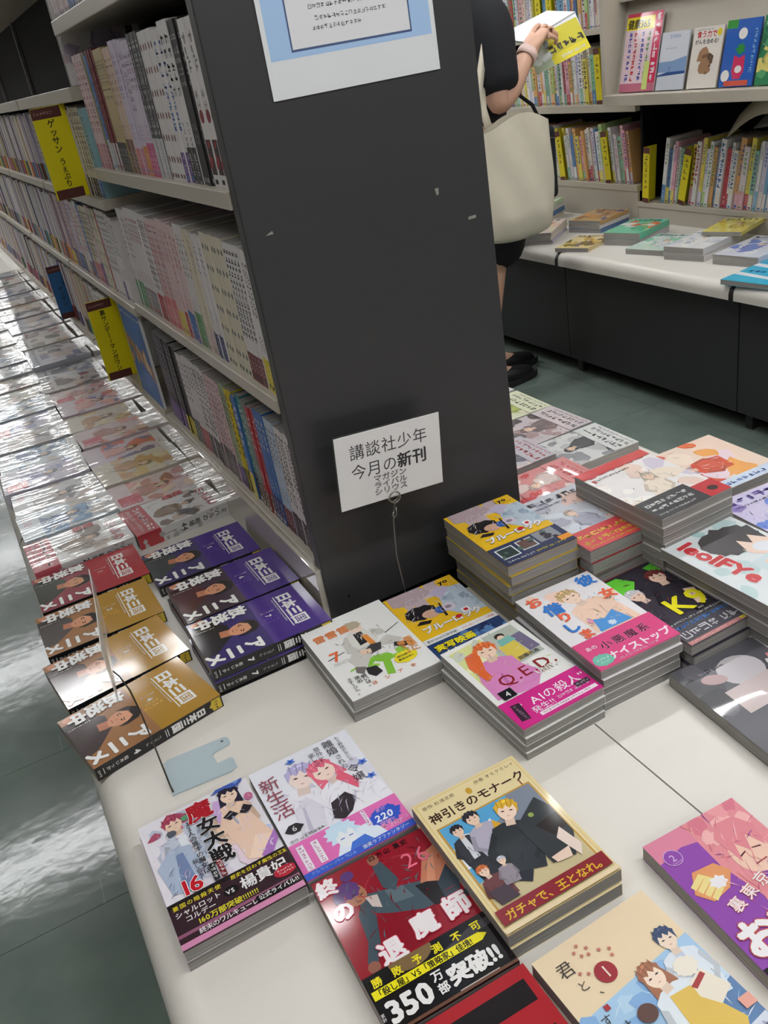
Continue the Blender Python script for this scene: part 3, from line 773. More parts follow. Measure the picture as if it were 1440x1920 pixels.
def art_block():      # red and black block lettering on the comic at the very front
    a = Art(128, 182, (176, 42, 50))
    a.poly([(36, 170), (120, 170), (120, 148), (60, 148), (60, 112), (96, 112), (96, 124), (120, 124), (120, 88), (36, 88)], (36, 32, 34))
    a.poly([(0, 110), (30, 126), (30, 70), (0, 66)], (66, 96, 82)); a.rect(0, 0, 128, 66, (40, 36, 38))
    a.blobs(4, 8, 120, 60, [(120, 140, 128), (170, 120, 100), (90, 110, 100)], 10, 12, 3)
    for i in range(4): a.rect(104, 50 + i * 5, 124, 51.6 + i * 5, (220, 220, 214))
    return a

def art_water():
    a = Art(128, 182, (238, 216, 180))
    a.poly([(0, 116), (128, 128), (128, 0), (0, 0)], (168, 204, 234))
    a.blobs(0, 20, 128, 118, [(186, 216, 240), (150, 190, 230), (206, 226, 242), (136, 178, 224)], 22, 16, 6)
    a.poly([(78, 66), (128, 78), (128, 40), (84, 36)], (96, 132, 178))
    a.scrib(60, [(206, 228, 244), (130, 172, 220), (178, 208, 236), (236, 240, 244)], 7, 0, 10, 120, 108, 20)
    a.text('君', 12, 154, 16, (70, 60, 56), bold=-0.004); a.text('と', 18, 136, 11, (80, 70, 64)); a.text('、', 30, 126, 11, (80, 70, 64))
    a.text('け', 22, 88, 13, (60, 56, 60)); a.text('す', 14, 102, 11, (60, 56, 60))
    for i, (x, y) in enumerate(((36, 168), (42, 172), (48, 166), (40, 162), (46, 160), (56, 158), (64, 154), (28, 150), (34, 146), (62, 148))): a.spiky(x, y, 2.4, 2.4, (196, 120, 104), 5, 0.5, seed=i)
    a.ell(47, 139, 10, 10, (160, 40, 52)); a.text('1', 43.6, 133.6, 16, (242, 226, 214))
    a.rect(24, 112, 29, 117, (170, 48, 60))
    a.figure(109, 124, 1.35, (58, 76, 110), (246, 224, 202), (226, 234, 242), -6, seed=3, cloth2=(196, 208, 226))
    a.figure(77, 104, 1.5, (168, 110, 82), (250, 226, 204), (228, 236, 242), 8, long=True, seed=5)
    a.poly([(74, 92), (94, 90), (112, 46), (92, 20), (66, 34)], (228, 192, 92))
    a.ell(50, 92, 9, 8, (96, 66, 58)); a.poly([(16, 62), (44, 78), (62, 56), (34, 44)], (122, 152, 170))
    a.spiky(104, 104, 12, 10, (242, 234, 218), 12, 0.12, seed=8); a.poly([(96, 92), (112, 96), (122, 72), (104, 64), (94, 78)], (240, 230, 212))
    a.poly([(94, 88), (110, 94), (112, 90), (97, 84)], (172, 60, 60))
    a.rect(96, 14, 128, 40, (214, 222, 234), 6); a.marks(100, 32, 5, 5, (120, 110, 150), seed=4); a.marks(98, 24, 6, 4.6, (180, 110, 110), seed=5); a.rect(116, 50, 128, 60, (232, 166, 150))
    return a

def art_purple():
    a = Art(113, 176, (150, 84, 176))
    a.poly([(0, 150), (30, 156), (60, 150), (113, 176), (0, 176)], (226, 140, 166))
    a.poly([(48, 176), (46, 120), (56, 70), (66, 60), (72, 96), (98, 100), (113, 70), (113, 176)], (232, 150, 158))
    a.blobs(52, 130, 113, 174, [(240, 164, 170), (222, 128, 146), (246, 186, 186)], 9, 12, 3)
    a.poly([(62, 70), (113, 80), (113, 20), (70, 30), (54, 56)], (226, 132, 104)); a.poly([(78, 100), (96, 104), (104, 80), (74, 76)], (240, 186, 160))
    a.poly([(66, 142), (58, 100), (52, 60), (60, 56), (68, 96), (76, 130)], (232, 150, 158)); a.ell(80, 118, 20, 24, (244, 204, 184), -10); a.poly([(68, 119), (76, 121), (76, 119.6), (68, 117)], (110, 60, 70)); a.poly([(84, 121), (93, 119), (93, 117), (84, 119.6)], (110, 60, 70)); a.rect(74, 104, 88, 105.6, (170, 90, 90), 4); a.poly([(62, 146), (66, 112), (74, 132), (82, 118), (90, 136), (98, 116), (106, 140), (96, 158), (74, 160)], (230, 144, 154))
    a.poly([(4, 108), (18, 128), (42, 126), (50, 112), (36, 98), (14, 94)], (232, 160, 110))
    for q in range(4): a.poly([(6 + q * 3, 116 - q * 6), (22 + q * 4, 124 - q * 5), (26 + q * 4, 119 - q * 5), (8 + q * 3, 111 - q * 6)], (240, 222, 150))
    a.spiky(32, 108, 10, 8, (240, 236, 240), 7, 0.3, seed=4)
    a.scrib(72, [(246, 186, 190), (206, 110, 132), (236, 150, 150), (130, 66, 156)], 6, 44, 24, 110, 172, 26)
    a.ell(15, 150, 9.4, 9.4, (216, 176, 226)); a.ell(15, 150, 8.6, 8.6, (150, 84, 176)); a.text('2', 11.8, 146, 11, (226, 196, 232)); a.marks(10, 142.6, 4, 2.4, (216, 176, 226), seed=2)
    a.text('裏東京', 22, 74, 15, (244, 236, 240), rot=14, sp=1.3, bold=0.01, outline=(214, 130, 110))
    a.rect(0, 0, 113, 24, (52, 42, 50))
    a.text('おJO', 2, 34, 38, (244, 240, 242), bold=0.05, outline=(196, 92, 92)); a.text('お', 20, 0, 34, (160, 90, 186), bold=0.05, outline=(222, 190, 226))
    a.blobs(76, 2, 110, 20, [(226, 130, 120), (120, 60, 70)], 4, 7, 5)
    return a

def art_suit():
    a = Art(128, 182, (240, 239, 236))
    G = (208, 205, 197)
    a.blobs(36, 36, 100, 60, [(134, 196, 60), (150, 206, 76)], 9, 9, 12); a.poly([(24, 58), (66, 68), (60, 62), (22, 54)], (150, 206, 90)); a.poly([(60, 20), (70, 60), (80, 58), (70, 16)], (134, 196, 60))
    for pts in ([(8, 96), (34, 100), (34, 98.6), (8, 94)], [(98, 104), (124, 114), (124, 112.6), (98, 102)]): a.poly(pts, (60, 60, 62))
    a.poly([(48, 130), (38, 116), (36, 92), (50, 84), (56, 100), (58, 120)], G); a.poly([(84, 126), (98, 116), (100, 104), (86, 104), (80, 112)], G)
    a.poly([(52, 134), (78, 132), (88, 104), (76, 84), (54, 86), (48, 104)], (228, 226, 218)); a.poly([(60, 128), (72, 128), (74, 100), (58, 98)], (36, 34, 36)); a.poly([(68, 120), (76, 116), (78, 90), (70, 92)], (232, 146, 62))
    a.poly([(44, 92), (30, 78), (34, 56), (44, 48), (54, 62), (70, 78), (72, 92)], G); a.poly([(76, 88), (98, 98), (112, 78), (102, 70), (84, 80)], G)
    a.poly([(56, 84), (70, 92), (84, 88), (78, 74), (62, 72)], (62, 60, 62)); a.poly([(52, 88), (66, 84), (64, 74), (50, 78)], (240, 206, 182))
    a.poly([(42, 50), (56, 46), (58, 30), (46, 26), (40, 36)], (34, 34, 38)); a.poly([(98, 76), (118, 64), (122, 58), (106, 58), (94, 68)], (38, 36, 40)); a.poly([(32, 60), (44, 52), (36, 40), (28, 48)], (120, 112, 112))
    a.ell(68, 140, 10, 12, (242, 216, 196), 14); a.spiky(66, 148, 15, 11, (190, 176, 150), 9, 0.14, seed=4)
    a.scrib(48, [(150, 148, 142), (120, 118, 114), (226, 224, 218)], 6, 34, 56, 102, 128, 13)
    a.text('雷雷雷', 8, 140, 18, (238, 130, 52), bold=0.012); a.text('7', 12, 86, 30, (238, 110, 62), bold=0.015)
    a.spiky(96, 38, 17, 13, (244, 226, 40), 18, 0.12, seed=6); a.text('続刊続々', 85, 40, 5.4, (60, 52, 30), bold=0.02); a.text('重版出来!!', 83.5, 33, 5, (60, 52, 30), bold=0.02)
    a.text('衝撃に', 116, 76, 13, (234, 156, 84), True, bold=0.02, sp=0.9); a.text('備えよ', 104, 72, 11, (234, 156, 84), True, bold=0.02, sp=0.95)
    a.text('ヨシアキ', 34, 12, 8.6, (236, 130, 70), sp=2.2, bold=0.01)
    a.text('戦いは、', 33, 40, 7.6, (44, 44, 44), True, bold=0.015, sp=0.92); a.text('次の', 24, 42, 8.4, (44, 44, 44), True, bold=0.015); a.text('ステージへ。', 14, 44, 6.8, (44, 44, 44), True, bold=0.015, sp=0.95)
    a.marks(9, 80, 8, 2.6, (160, 176, 150), seed=3); a.marks(9, 76, 8, 2.6, (160, 176, 150), seed=5)
    return a

def art_yellow(spare=False):
    a = Art(113, 176, (238, 190, 40))
    a.blobs(20, 120, 90, 172, [(196, 176, 182), (170, 152, 164), (216, 200, 198)], 9, 13, 4, 2.2)
    a.poly([(6, 176), (60, 176), (70, 150), (30, 140), (4, 150)], (186, 164, 168))
    a.poly([(62, 100), (76, 150), (113, 146), (113, 70), (80, 74)], (188, 202, 214)); a.blobs(76, 84, 112, 140, [(170, 186, 200), (206, 216, 224), (150, 166, 184)], 10, 7, 8)
    a.poly([(60, 150), (84, 160), (96, 148), (74, 128)], (196, 186, 210))
    a.spiky(32, 114, 26, 19, (36, 32, 34), 9, 0.12, seed=4); a.ell(42, 104, 13, 10, (214, 170, 146), -10); a.ell(58, 104, 9, 9, (56, 96, 168)); a.ell(70, 104, 11, 10, (216, 204, 216)); a.ell(70, 104, 5, 4, (150, 130, 150))
    a.poly([(12, 90), (30, 84), (36, 90), (20, 96)], (40, 34, 32)); a.poly([(56, 86), (62, 120), (64, 120), (60, 86)], (38, 34, 36))
    a.scrib(54, [(60, 52, 50), (216, 200, 200), (160, 146, 160), (206, 216, 226)], 9, 4, 92, 110, 170, 16)
    a.rect(84, 156, 108, 172, (238, 190, 40)); a.text('yo', 87, 160, 13, (38, 32, 30), bold=0.05)
    a.text('ブルーロック', 12, 66, 16, (242, 240, 238), bold=0.04, outline=(150, 130, 140), sp=0.97)
    a.rect(80, 76, 92, 88, (240, 238, 236)); a.rect(83, 79, 89, 85, (196, 34, 50)); a.ell(70, 74, 5, 4, (200, 40, 50))
    o = Art(113, 52, (44, 66, 110))
    if spare:
        o.rect(0, 0, 113, 52, (60, 66, 96)); o.rect(6, 16, 34, 44, (228, 232, 234)); o.rect(8, 18, 32, 42, (60, 72, 70)); o.rect(40, 20, 66, 46, (214, 218, 222)); o.rect(42, 22, 64, 44, (110, 84, 78)); o.rect(70, 22, 104, 50, (146, 148, 156))
        o.blobs(8, 20, 104, 46, [(90, 110, 100), (170, 150, 150), (60, 56, 70)], 12, 5, 4)
        o.marks(6, 5, 9, 4.4, (230, 230, 234), seed=4); o.marks(52, 5, 10, 4.4, (230, 212, 60), seed=5); o.rect(94, 8, 113, 20, (230, 150, 60))
    else:
        o.blobs(30, 2, 113, 36, [(66, 100, 150), (90, 130, 180), (36, 50, 90)], 24, 6, 5)
        o.rect(0, 40, 113, 52, (232, 232, 230)); o.text('累計5000万部突破!', 4, 43.5, 6.2, (50, 46, 48), bold=0.01, sx=0.9); o.text('1/27(金)〜フランス開催', 58, 43.5, 5.6, (200, 60, 60), sx=0.85)
        o.text('実写映画', 6, 20, 15, (240, 222, 40), bold=0.04, outline=(30, 28, 34)); o.text('大ヒット', 12, 4, 14, (240, 240, 240), bold=0.04, outline=(30, 28, 34))
    return a, o

def art_crimson():
    a = Art(113, 176, (240, 240, 236))
    a.poly([(8, 66), (8, 168), (56, 170), (52, 62)], (222, 226, 150)); a.blobs(10, 90, 50, 166, [(226, 232, 160), (206, 214, 196), (240, 240, 190)], 8, 10, 3)
    a.poly([(52, 96), (58, 170), (104, 170), (106, 100)], (186, 194, 182)); a.poly([(62, 100), (64, 140), (88, 142), (90, 104)], (226, 202, 90)); a.rect(90, 110, 106, 150, (120, 112, 140), 4)
    a.ell(78, 158, 7, 6, (60, 50, 46)); a.ell(78, 154, 5, 5, SK); a.poly([(68, 138), (70, 152), (88, 152), (92, 140)], (128, 190, 180))
    a.poly([(18, 60), (24, 96), (44, 108), (62, 100), (74, 66), (60, 50)], (222, 140, 196)); a.poly([(24, 84), (30, 60), (36, 82)], (204, 120, 180))
    a.figure(46, 132, 2.0, (232, 116, 62), (248, 216, 192), (222, 140, 196), -10, long=False, seed=6, arms=False)
    a.poly([(34, 152), (20, 150), (12, 128), (16, 96), (26, 84), (26, 112), (36, 140)], (230, 108, 56)); a.poly([(12, 66), (18, 92), (36, 104), (66, 100), (80, 68), (64, 60)], (222, 140, 196)); a.poly([(30, 70), (36, 96), (39, 96), (35, 68)], (200, 116, 176))
    a.scrib(48, [(206, 216, 150), (240, 240, 220), (206, 120, 180), (170, 176, 160), (236, 130, 80)], 3, 10, 64, 104, 168, 12)
    a.text('加藤元浩', 70, 102, 7.6, (90, 84, 86), bold=0.02)
    a.text('Q.E.D.', 24, 72, 27, (142, 34, 40), bold=0.005, sp=1.02); a.text('UNIV.', 70, 66, 11, (244, 244, 240), bold=0.02, outline=(150, 120, 80), ow=0.03)
    a.rect(12, 52, 30, 68, (30, 28, 32)); a.text('4', 18, 55, 13, (240, 240, 240))
    o = Art(113, 50, (214, 44, 140))
    o.text('“AIの殺人”', 16, 26, 17.5, (246, 236, 242), bold=0.005, sp=1.0)
    o.rect(8, 10, 20, 40, (60, 36, 56), -8); o.marks(14, 38, 6, 4.4, (150, 130, 146), True, seed=2)
    o.text('発生!!', 26, 13, 12, (240, 226, 236), bold=0.01); o.marks(62, 16, 8, 5.2, (240, 214, 230), seed=5)
    o.rect(90, 18, 110, 26, (70, 50, 66)); o.marks(92, 20, 4, 4, (190, 176, 186), seed=6); o.rect(30, 5, 110, 11, (246, 232, 240)); o.marks(34, 6.5, 18, 3.4, (150, 100, 130), seed=7)
    return a, o

def art_letters():
    a = Art(113, 176, (238, 234, 236))
    a.blobs(12, 120, 50, 170, [(244, 200, 178), (248, 214, 196)], 4, 12, 3)
    a.poly([(40, 60), (46, 104), (66, 118), (94, 110), (104, 60)], (246, 212, 190)); a.poly([(46, 60), (52, 92), (66, 84), (84, 96), (92, 60)], (90, 156, 222)); a.poly([(84, 110), (108, 128), (113, 118), (96, 100)], (246, 208, 184))
    a.figure(62, 128, 2.0, (206, 176, 128), (248, 220, 200), (246, 212, 190), 12, seed=5, arms=False)
    a.poly([(46, 58), (52, 84), (66, 78), (84, 88), (92, 58)], (90, 156, 222)); a.spiky(68, 66, 6, 6, (210, 226, 244), 7, 0.3, seed=2)
    BL, ORG = (62, 130, 214), (240, 110, 78)
    a.scrib(42, [(236, 196, 170), (250, 226, 210), (190, 158, 110), (120, 176, 230)], 5, 40, 62, 100, 136, 12)
    a.text('彼', 84, 150, 25, BL, bold=0.04, rot=-4); a.text('女', 90, 112, 22, ORG, bold=0.04, rot=-8)
    a.text('お', 6, 148, 22, ORG, bold=0.04, rot=6); a.text('借', 14, 122, 26, BL, bold=0.04, rot=-4); a.text('り', 18, 102, 21, ORG, bold=0.04, rot=-6); a.text('し', 12, 78, 22, BL, bold=0.045); a.text('ま', 20, 58, 20, ORG, bold=0.04)
    a.poly([(44, 82), (48, 88), (52, 82), (48, 76)], (236, 160, 190)); a.marks(92, 106, 2, 4, (60, 70, 90), seed=4)
    o = Art(113, 55, (226, 82, 138))
    o.text('小悪魔系', 26, 29, 15.5, (92, 40, 66), bold=0.02, sp=1.15, outline=(238, 130, 170)); o.text('ナイストップ', 22, 9, 15, (248, 232, 240), bold=0.035, sp=0.98)
    o.spiky(14, 14, 13, 11, (120, 196, 176), 16, 0.08, seed=3); o.marks(6, 14, 4, 4, (220, 240, 234), seed=8); o.marks(8, 9, 4, 3, (220, 240, 234), seed=9); o.text('あの', 8, 36, 8, (248, 232, 240), bold=0.02); o.marks(30, 3, 14, 3.6, (250, 220, 232), seed=11)
    return a, o

def art_dark():
    a = Art(113, 176, (52, 48, 58))
    a.poly([(0, 130), (0, 172), (30, 172), (44, 150), (26, 130)], (104, 206, 60)); a.poly([(74, 168), (100, 172), (96, 150), (80, 148)], (92, 190, 56))
    a.blobs(40, 60, 110, 110, [(62, 56, 70), (44, 40, 50), (74, 66, 78)], 8, 14, 4)
    a.figure(24, 112, 1.7, (206, 206, 212), (236, 204, 186), (64, 58, 70), 10, seed=3); a.figure(72, 128, 1.9, (112, 48, 50), (236, 200, 178), (48, 44, 54), -8, seed=5)
    a.poly([(70, 60), (78, 96), (92, 90), (84, 58)], (240, 206, 186)); a.ell(104, 96, 5, 4, (206, 120, 116))
    a.scrib(60, [(80, 72, 86), (36, 32, 40), (100, 92, 104), (130, 60, 62)], 4, 4, 60, 108, 160, 16)
    a.text('K9', 32, 56, 48, (236, 226, 40), bold=0.028, sx=1.0); a.rect(60, 49, 76, 55, (40, 38, 42)); a.text('AKI', 62, 50, 5, (220, 214, 214))
    o = Art(113, 48, (86, 84, 92))
    o.rect(0, 40, 113, 48, (60, 60, 66)); o.marks(4, 42, 20, 4.2, (206, 206, 206), seed=2); o.marks(2, 31, 14, 6.6, (80, 140, 220), seed=3, wt=0.22)
    o.marks(3, 12, 7, 14, (214, 212, 216), seed=5, wt=0.12); o.rect(0, 0, 113, 7, (190, 130, 130)); o.marks(4, 2, 20, 3.6, (240, 190, 186), seed=6); o.rect(84, 2, 108, 6, (220, 210, 60))
    return a, o

def art_pale(seed, bg, cols, title=(180, 50, 60), w=128, h=182, band=None, txt=(40, 40, 44)):
    """covers seen small, at a slant or under glare: colour areas and strokes of print in the same places"""
    rg = random.Random(seed)
    a = Art(w, h, bg)
    a.blobs(0, h * 0.2, w, h * 0.85, cols, 16, w * 0.13, seed, 2.0)
    hc, cc = cols[rg.randrange(len(cols))], cols[rg.randrange(len(cols))]
    a.figure(w * rg.uniform(0.35, 0.65), h * 0.55, w / 128 * rg.uniform(1.2, 1.7), tuple(int(c * 0.75) for c in hc), SK, cc, rg.uniform(-20, 20), rg.random() < 0.5, seed)
    a.scrib(54, cols + [tuple(int(v * 0.55) for v in c) for c in cols] + [(236, 234, 232)], seed, y0=h * 0.2, y1=h * 0.8, L=w * 0.14)
    a.marks(w * 0.07, h * 0.86, 6, w * 0.125, title, seed=seed, wt=0.16)
    a.marks(w * 0.07, h * 0.8, 12, w * 0.04, txt, seed=seed + 1)
    if band:
        a.rect(0, 0, w, h * 0.3, band[0]); a.marks(w * 0.05, h * 0.17, 8, w * 0.1, band[1], seed=seed + 2, wt=0.17); a.marks(w * 0.05, h * 0.08, 9, w * 0.085, band[1], seed=seed + 3, wt=0.15); a.marks(w * 0.05, h * 0.03, 16, w * 0.045, band[1], seed=seed + 4)
    return a

def stack(x, y, yaw, dims, n, col, top_label, name_of, art, obi=None, group=None, jit=0.002, m_print=None, seed=0, wrapped=False, shift=None, spine=None, under=None):
    """n copies lying on each other; the top one carries the seen cover"""
    rg = random.Random(seed); t = dims[2]
    for i in range(n):
        top = i == n - 1
        dx, dy, da = (0, 0, 0) if top else (rg.uniform(-jit, jit), rg.uniform(-jit, jit), rg.uniform(-0.9, 0.9))
        if shift and not top and i in shift: dx += shift[i][0]; dy += shift[i][1]
        lab = top_label if top else '%s comic down in the stack topped by %s' % (ordn(n - i), name_of)
        z = i * (t + 0.0004) + (0.0006 if top and n > 1 else 0)
        if top: book(flat_M(x, y, z, yaw), dims, col, lab, group=group, art=art, obi=obi, m_print=m_print, wrapped=wrapped, spine=spine)
        else: book(flat_M(x + dx, y + dy, z, yaw + da), dims, under or col, lab, group=group, wrapped=wrapped, m_print=m_print, spine=spine)

G1 = 'comics laid out on the near counter'
A_, O_ = art_witch()
stack(0.041, 0.707, 0.4, (*B6, 0.0138), 2, (228, 214, 222), 'comic with red and black witch lettering and number 16 over a dark band', 'the number 16 comic', A_, (0.058, (60, 36, 46), O_), G1, seed=1)
A_, O_ = art_pastel()
stack(0.174, 0.7205, -0.2, (*B6, 0.0165), 1, (236, 236, 242), 'pale lilac comic of an embracing couple with pink band and blue 220 badge', 'the pale lilac comic', A_, (0.052, (228, 112, 182), O_), G1, m_print=M_PRINT, seed=2)
A_, O_ = art_red()
stack(0.1735, 0.5325, -1.2, (*B6, 0.0175), 1, (140, 26, 40), 'dark red comic number 26 with black and yellow 350 band', 'the dark red comic', A_, (0.06, (24, 22, 24), O_), G1, seed=3)
stack(0.301, 0.546, -0.85, (*B6, 0.0163), 2, (232, 214, 168), 'cream comic with brown title, crowd picture and red strip of yellow lettering', 'the cream crowd comic', art_cards(), None, G1, seed=4)
stack(0.173, 0.348, -0.6, (*B6, 0.0165), 1, (176, 42, 50), 'red comic with a heavy black block letter at the very front', 'the red block comic', art_block(), None, G1, seed=5)
stack(0.3095, 0.3435, 1.5, (*B6, 0.0175), 1, (238, 218, 184), 'beige and watercolour blue comic with a red circled number 1', 'the beige comic', art_water(), None, G1, m_print=M_PRINT, seed=6)
stack(0.458, 0.382, -2.5, (*SH, 0.0172), 1, (150, 84, 176), 'purple comic with a pink-haired figure and circled number 2', 'the purple comic', art_purple(), None, G1, seed=7)
stack(0.327, 0.919, -0.6, (*B6, 0.0172), 2, (238, 238, 234), 'white comic with orange lettering and number 7 around a figure in pale suit', 'the white number 7 comic', art_suit(), None, G1, m_print=M_PRINT, seed=8)
A_, O_ = art_yellow()
stack(0.449, 0.914, -1.5, (*SH, 0.0158), 2, (226, 186, 50), 'yellow comic with blue mask lying against the white number 7 comic', 'the low yellow comic', A_, (0.052, (44, 66, 110), O_), G1, seed=9)
A_, O_ = art_crimson()
stack(0.4485, 0.738, 1.0, (0.115, 0.178, 0.0112), 4, (238, 238, 234), 'white comic with crimson capital letters and magenta band', 'the magenta-banded comic', A_, (0.05, (214, 44, 140), O_), G1, jit=0.0025, seed=10)
A_, O_ = art_letters()
stack(0.5745, 0.748, -2.0, (0.118, 0.183, 0.0119), 5, (238, 234, 236), 'white comic with scattered blue and orange letters and pink band', 'the blue and orange lettered comic', A_, (0.057, (226, 82, 138), O_), G1, jit=0.003, seed=11)
A_, O_ = art_yellow(True)
stack(0.5825, 0.944, -1.8, (*SH, 0.0148), 7, (226, 186, 50), 'yellow comic on top of the tall stack beside the grey panel', 'the upper yellow comic', A_, (0.052, (60, 66, 96), O_), G1, jit=0.002, seed=12, shift={0: (0.008, -0.004), 1: (0.01, -0.002), 2: (0.01, -0.004)}, under=(196, 170, 70))
A_, O_ = art_dark()
stack(0.694, 0.731, 0.0, (*SH, 0.0148), 3, (52, 48, 58), 'dark comic with large yellow letter K and figure 9', 'the dark comic with the yellow K', A_, (0.048, (86, 84, 92), O_), G1, jit=0.004, seed=13)
stack(0.6955, 0.915, -1.0, (*SH, 0.0188), 5, (170, 60, 62), 'grey comic with yellow lettering on a red band, behind the dark comic', 'the red-banded grey comic', art_pale(41, (196, 198, 206), [(226, 190, 176), (206, 212, 222), (170, 170, 186), (232, 206, 190)], (90, 96, 110), 113, 176, ((206, 60, 66), (232, 210, 60))), None, G1, jit=0.004, m_print=M_FILM, seed=14, wrapped=True)
a5 = art_pale(42, (238, 234, 232), [(240, 226, 206), (236, 210, 196), (214, 206, 220), (250, 246, 240)], (206, 50, 60))
a5.rect(0, 160, 128, 182, (206, 58, 62)); a5.text('5', 6, 142, 12, (206, 50, 60), bold=0.04); a5.rect(0, 0, 90, 54, (52, 50, 54)); a5.rect(90, 0, 128, 40, (198, 44, 52)); a5.ell(110, 18, 8, 7, (60, 30, 34))
a5.marks(6, 34, 8, 8.5, (230, 230, 228), seed=5, wt=0.2); a5.marks(6, 20, 8, 8.5, (230, 230, 228), seed=6, wt=0.2); a5.marks(6, 8, 12, 5, (210, 210, 208), seed=7)
stack(0.789, 0.878, 0.8, (*B6, 0.0124), 10, (214, 208, 204), 'white comic with red top and black band on the tallest stack', 'the white comic with red top', a5, None, G1, jit=0.0022, m_print=M_FILM, seed=15, wrapped=True)
a6 = Art(128, 182, (222, 228, 230))
a6.blobs(6, 30, 124, 176, [(190, 214, 214), (232, 234, 236), (170, 204, 204)], 10, 18, 4); a6.poly([(56, 80), (124, 84), (124, 20), (60, 24)], (206, 222, 226))
a6.spiky(80, 136, 46, 36, (70, 66, 68), 14, 0.1, seed=3); a6.ell(98, 110, 24, 28, (244, 214, 196), -12); a6.poly([(60, 150), (76, 104), (84, 130), (96, 112), (106, 132), (120, 110), (126, 150)], (66, 62, 64)); a6.poly([(70, 70), (110, 84), (124, 60), (90, 50)], (240, 206, 186)); a6.ell(100, 98, 15, 12, (234, 236, 242), -10)
a6.text('IeoIFYe', 14, 168, 33, (206, 44, 52), rot=-84, bold=0.055, outline=(240, 236, 236), sx=1.22, sp=0.9)
a6.rect(104, 4, 126, 46, (80, 78, 80)); a6.marks(115, 44, 5, 8, (220, 220, 220), True, seed=3); a6.poly([(40, 0), (60, 30), (74, 24), (60, 0)], (226, 120, 96))
stack(0.789, 0.698, 0.4, (*B6, 0.0162), 5, (226, 226, 224), 'white comic with big red letters down its left side and a dark-haired face', 'the comic with big red letters', a6, None, G1, jit=0.001, m_print=M_FILM, seed=16, shift={0: (0.006, 0.004), 1: (0.008, 0.006), 2: (0.006, 0.004), 3: (0.007, 0.004)})
a7 = Art(128, 182, (92, 92, 98))
a7.blobs(6, 60, 120, 176, [(74, 74, 82), (110, 108, 114), (60, 60, 66)], 12, 18, 8); a7.ell(74, 142, 30, 26, (202, 196, 200)); a7.ell(36, 144, 16, 9, (190, 160, 160), -20); a7.poly([(30, 120), (108, 126), (112, 84), (30, 78)], (206, 190, 188)); a7.rect(108, 132, 118, 140, (226, 224, 222), -20); a7.rect(116, 140, 126, 148, (216, 140, 146), -20)
a7.rect(56, 66, 128, 78, (126, 164, 226), 3); a7.marks(62, 68, 10, 6, (170, 200, 240), seed=2); a7.rect(30, 0, 128, 44, (214, 216, 228)); a7.marks(34, 24, 6, 14, (96, 110, 190), seed=3, wt=0.2); a7.marks(34, 6, 6, 14, (96, 110, 190), seed=4, wt=0.2); a7.marks(26, 156, 5, 7, (180, 180, 186), seed=7)
stack(0.662, 0.552, -4.5, (*B6, 0.0172), 1, (70, 70, 74), 'charcoal comic with a pale round head under strong glare at right', 'the charcoal comic', a7, None, G1, m_print=M_FILM, seed=17, wrapped=True)
stack(0.966, 0.776, -4.0, (*B6, 0.0158), 3, (206, 196, 226), 'lavender comic with blue patches at the right end of the counter', 'the lavender comic', art_pale(44, (206, 198, 228), [(150, 130, 196), (110, 140, 220), (226, 214, 236)], (110, 90, 170)), None, G1, m_print=M_FILM, seed=18, under=(80, 76, 84))
stack(0.806, 0.548, -3.0, (*B6, 0.0165), 2, (140, 190, 190), 'teal and white comic in front of the red-lettered one', 'the teal comic', art_pale(47, (214, 226, 224), [(90, 160, 160), (170, 206, 200)], (60, 130, 130)), None, G1, m_print=M_FILM, seed=21)
GR = 'comics on the right side of the counter'
aw = art_pale(45, (238, 214, 196), [(232, 110, 60), (240, 170, 90), (236, 214, 226), (214, 84, 60), (244, 226, 206)], (226, 120, 50), 170, 210)
aw.rect(0, 0, 26, 210, (206, 222, 240)); aw.marks(13, 200, 14, 11, (90, 120, 190), True, seed=3, wt=0.2)
stack(0.976, 0.974, 88, (0.17, 0.21, 0.0155), 3, (236, 206, 186), 'orange and peach film-wrapped book on the right edge of the counter', 'the orange book', aw, None, GR, m_print=M_FILM, seed=19, wrapped=True)
rb = [((214, 216, 214), [(150, 152, 156), (90, 92, 96), (190, 190, 190)], 'grey film-wrapped comic with curled sleeve'), ((206, 196, 200), [(120, 108, 112), (176, 150, 150), (90, 80, 84)], 'brown-grey film-wrapped comic'), ((216, 222, 190), [(170, 186, 90), (230, 220, 200), (120, 100, 96)], 'lime-green edged film-wrapped comic'), ((220, 214, 216), [(190, 180, 196), (236, 220, 210)], 'pale film-wrapped comic'), ((206, 200, 204), [(150, 140, 160), (220, 206, 200)], 'mauve film-wrapped comic'), ((214, 206, 190), [(160, 140, 110), (216, 190, 160)], 'tan film-wrapped comic')]
for i, (bg, cs, nm) in enumerate(rb):
    y = 1.236 + i * 0.1335
    stack(0.937, y, 90 + (1.5 if i % 2 else -1), (*B6, 0.017), 1, bg, nm + ' in the %s row along the right edge' % ordn(i + 1), nm, art_pale(60 + i, bg, cs, (90, 90, 96), band=(bg, (60, 60, 64))), None, GR, m_print=M_FILM, seed=30 + i, wrapped=True)
rc = [((214, 140, 140), [(206, 70, 76), (226, 206, 200)], 'red and white film-wrapped comic'), ((196, 192, 200), [(120, 116, 130), (220, 200, 196)], 'dusky film-wrapped comic'), ((186, 190, 196), [(110, 120, 140), (206, 206, 210)], 'slate film-wrapped comic'), ((206, 196, 186), [(150, 130, 110), (216, 200, 190)], 'sand film-wrapped comic')]
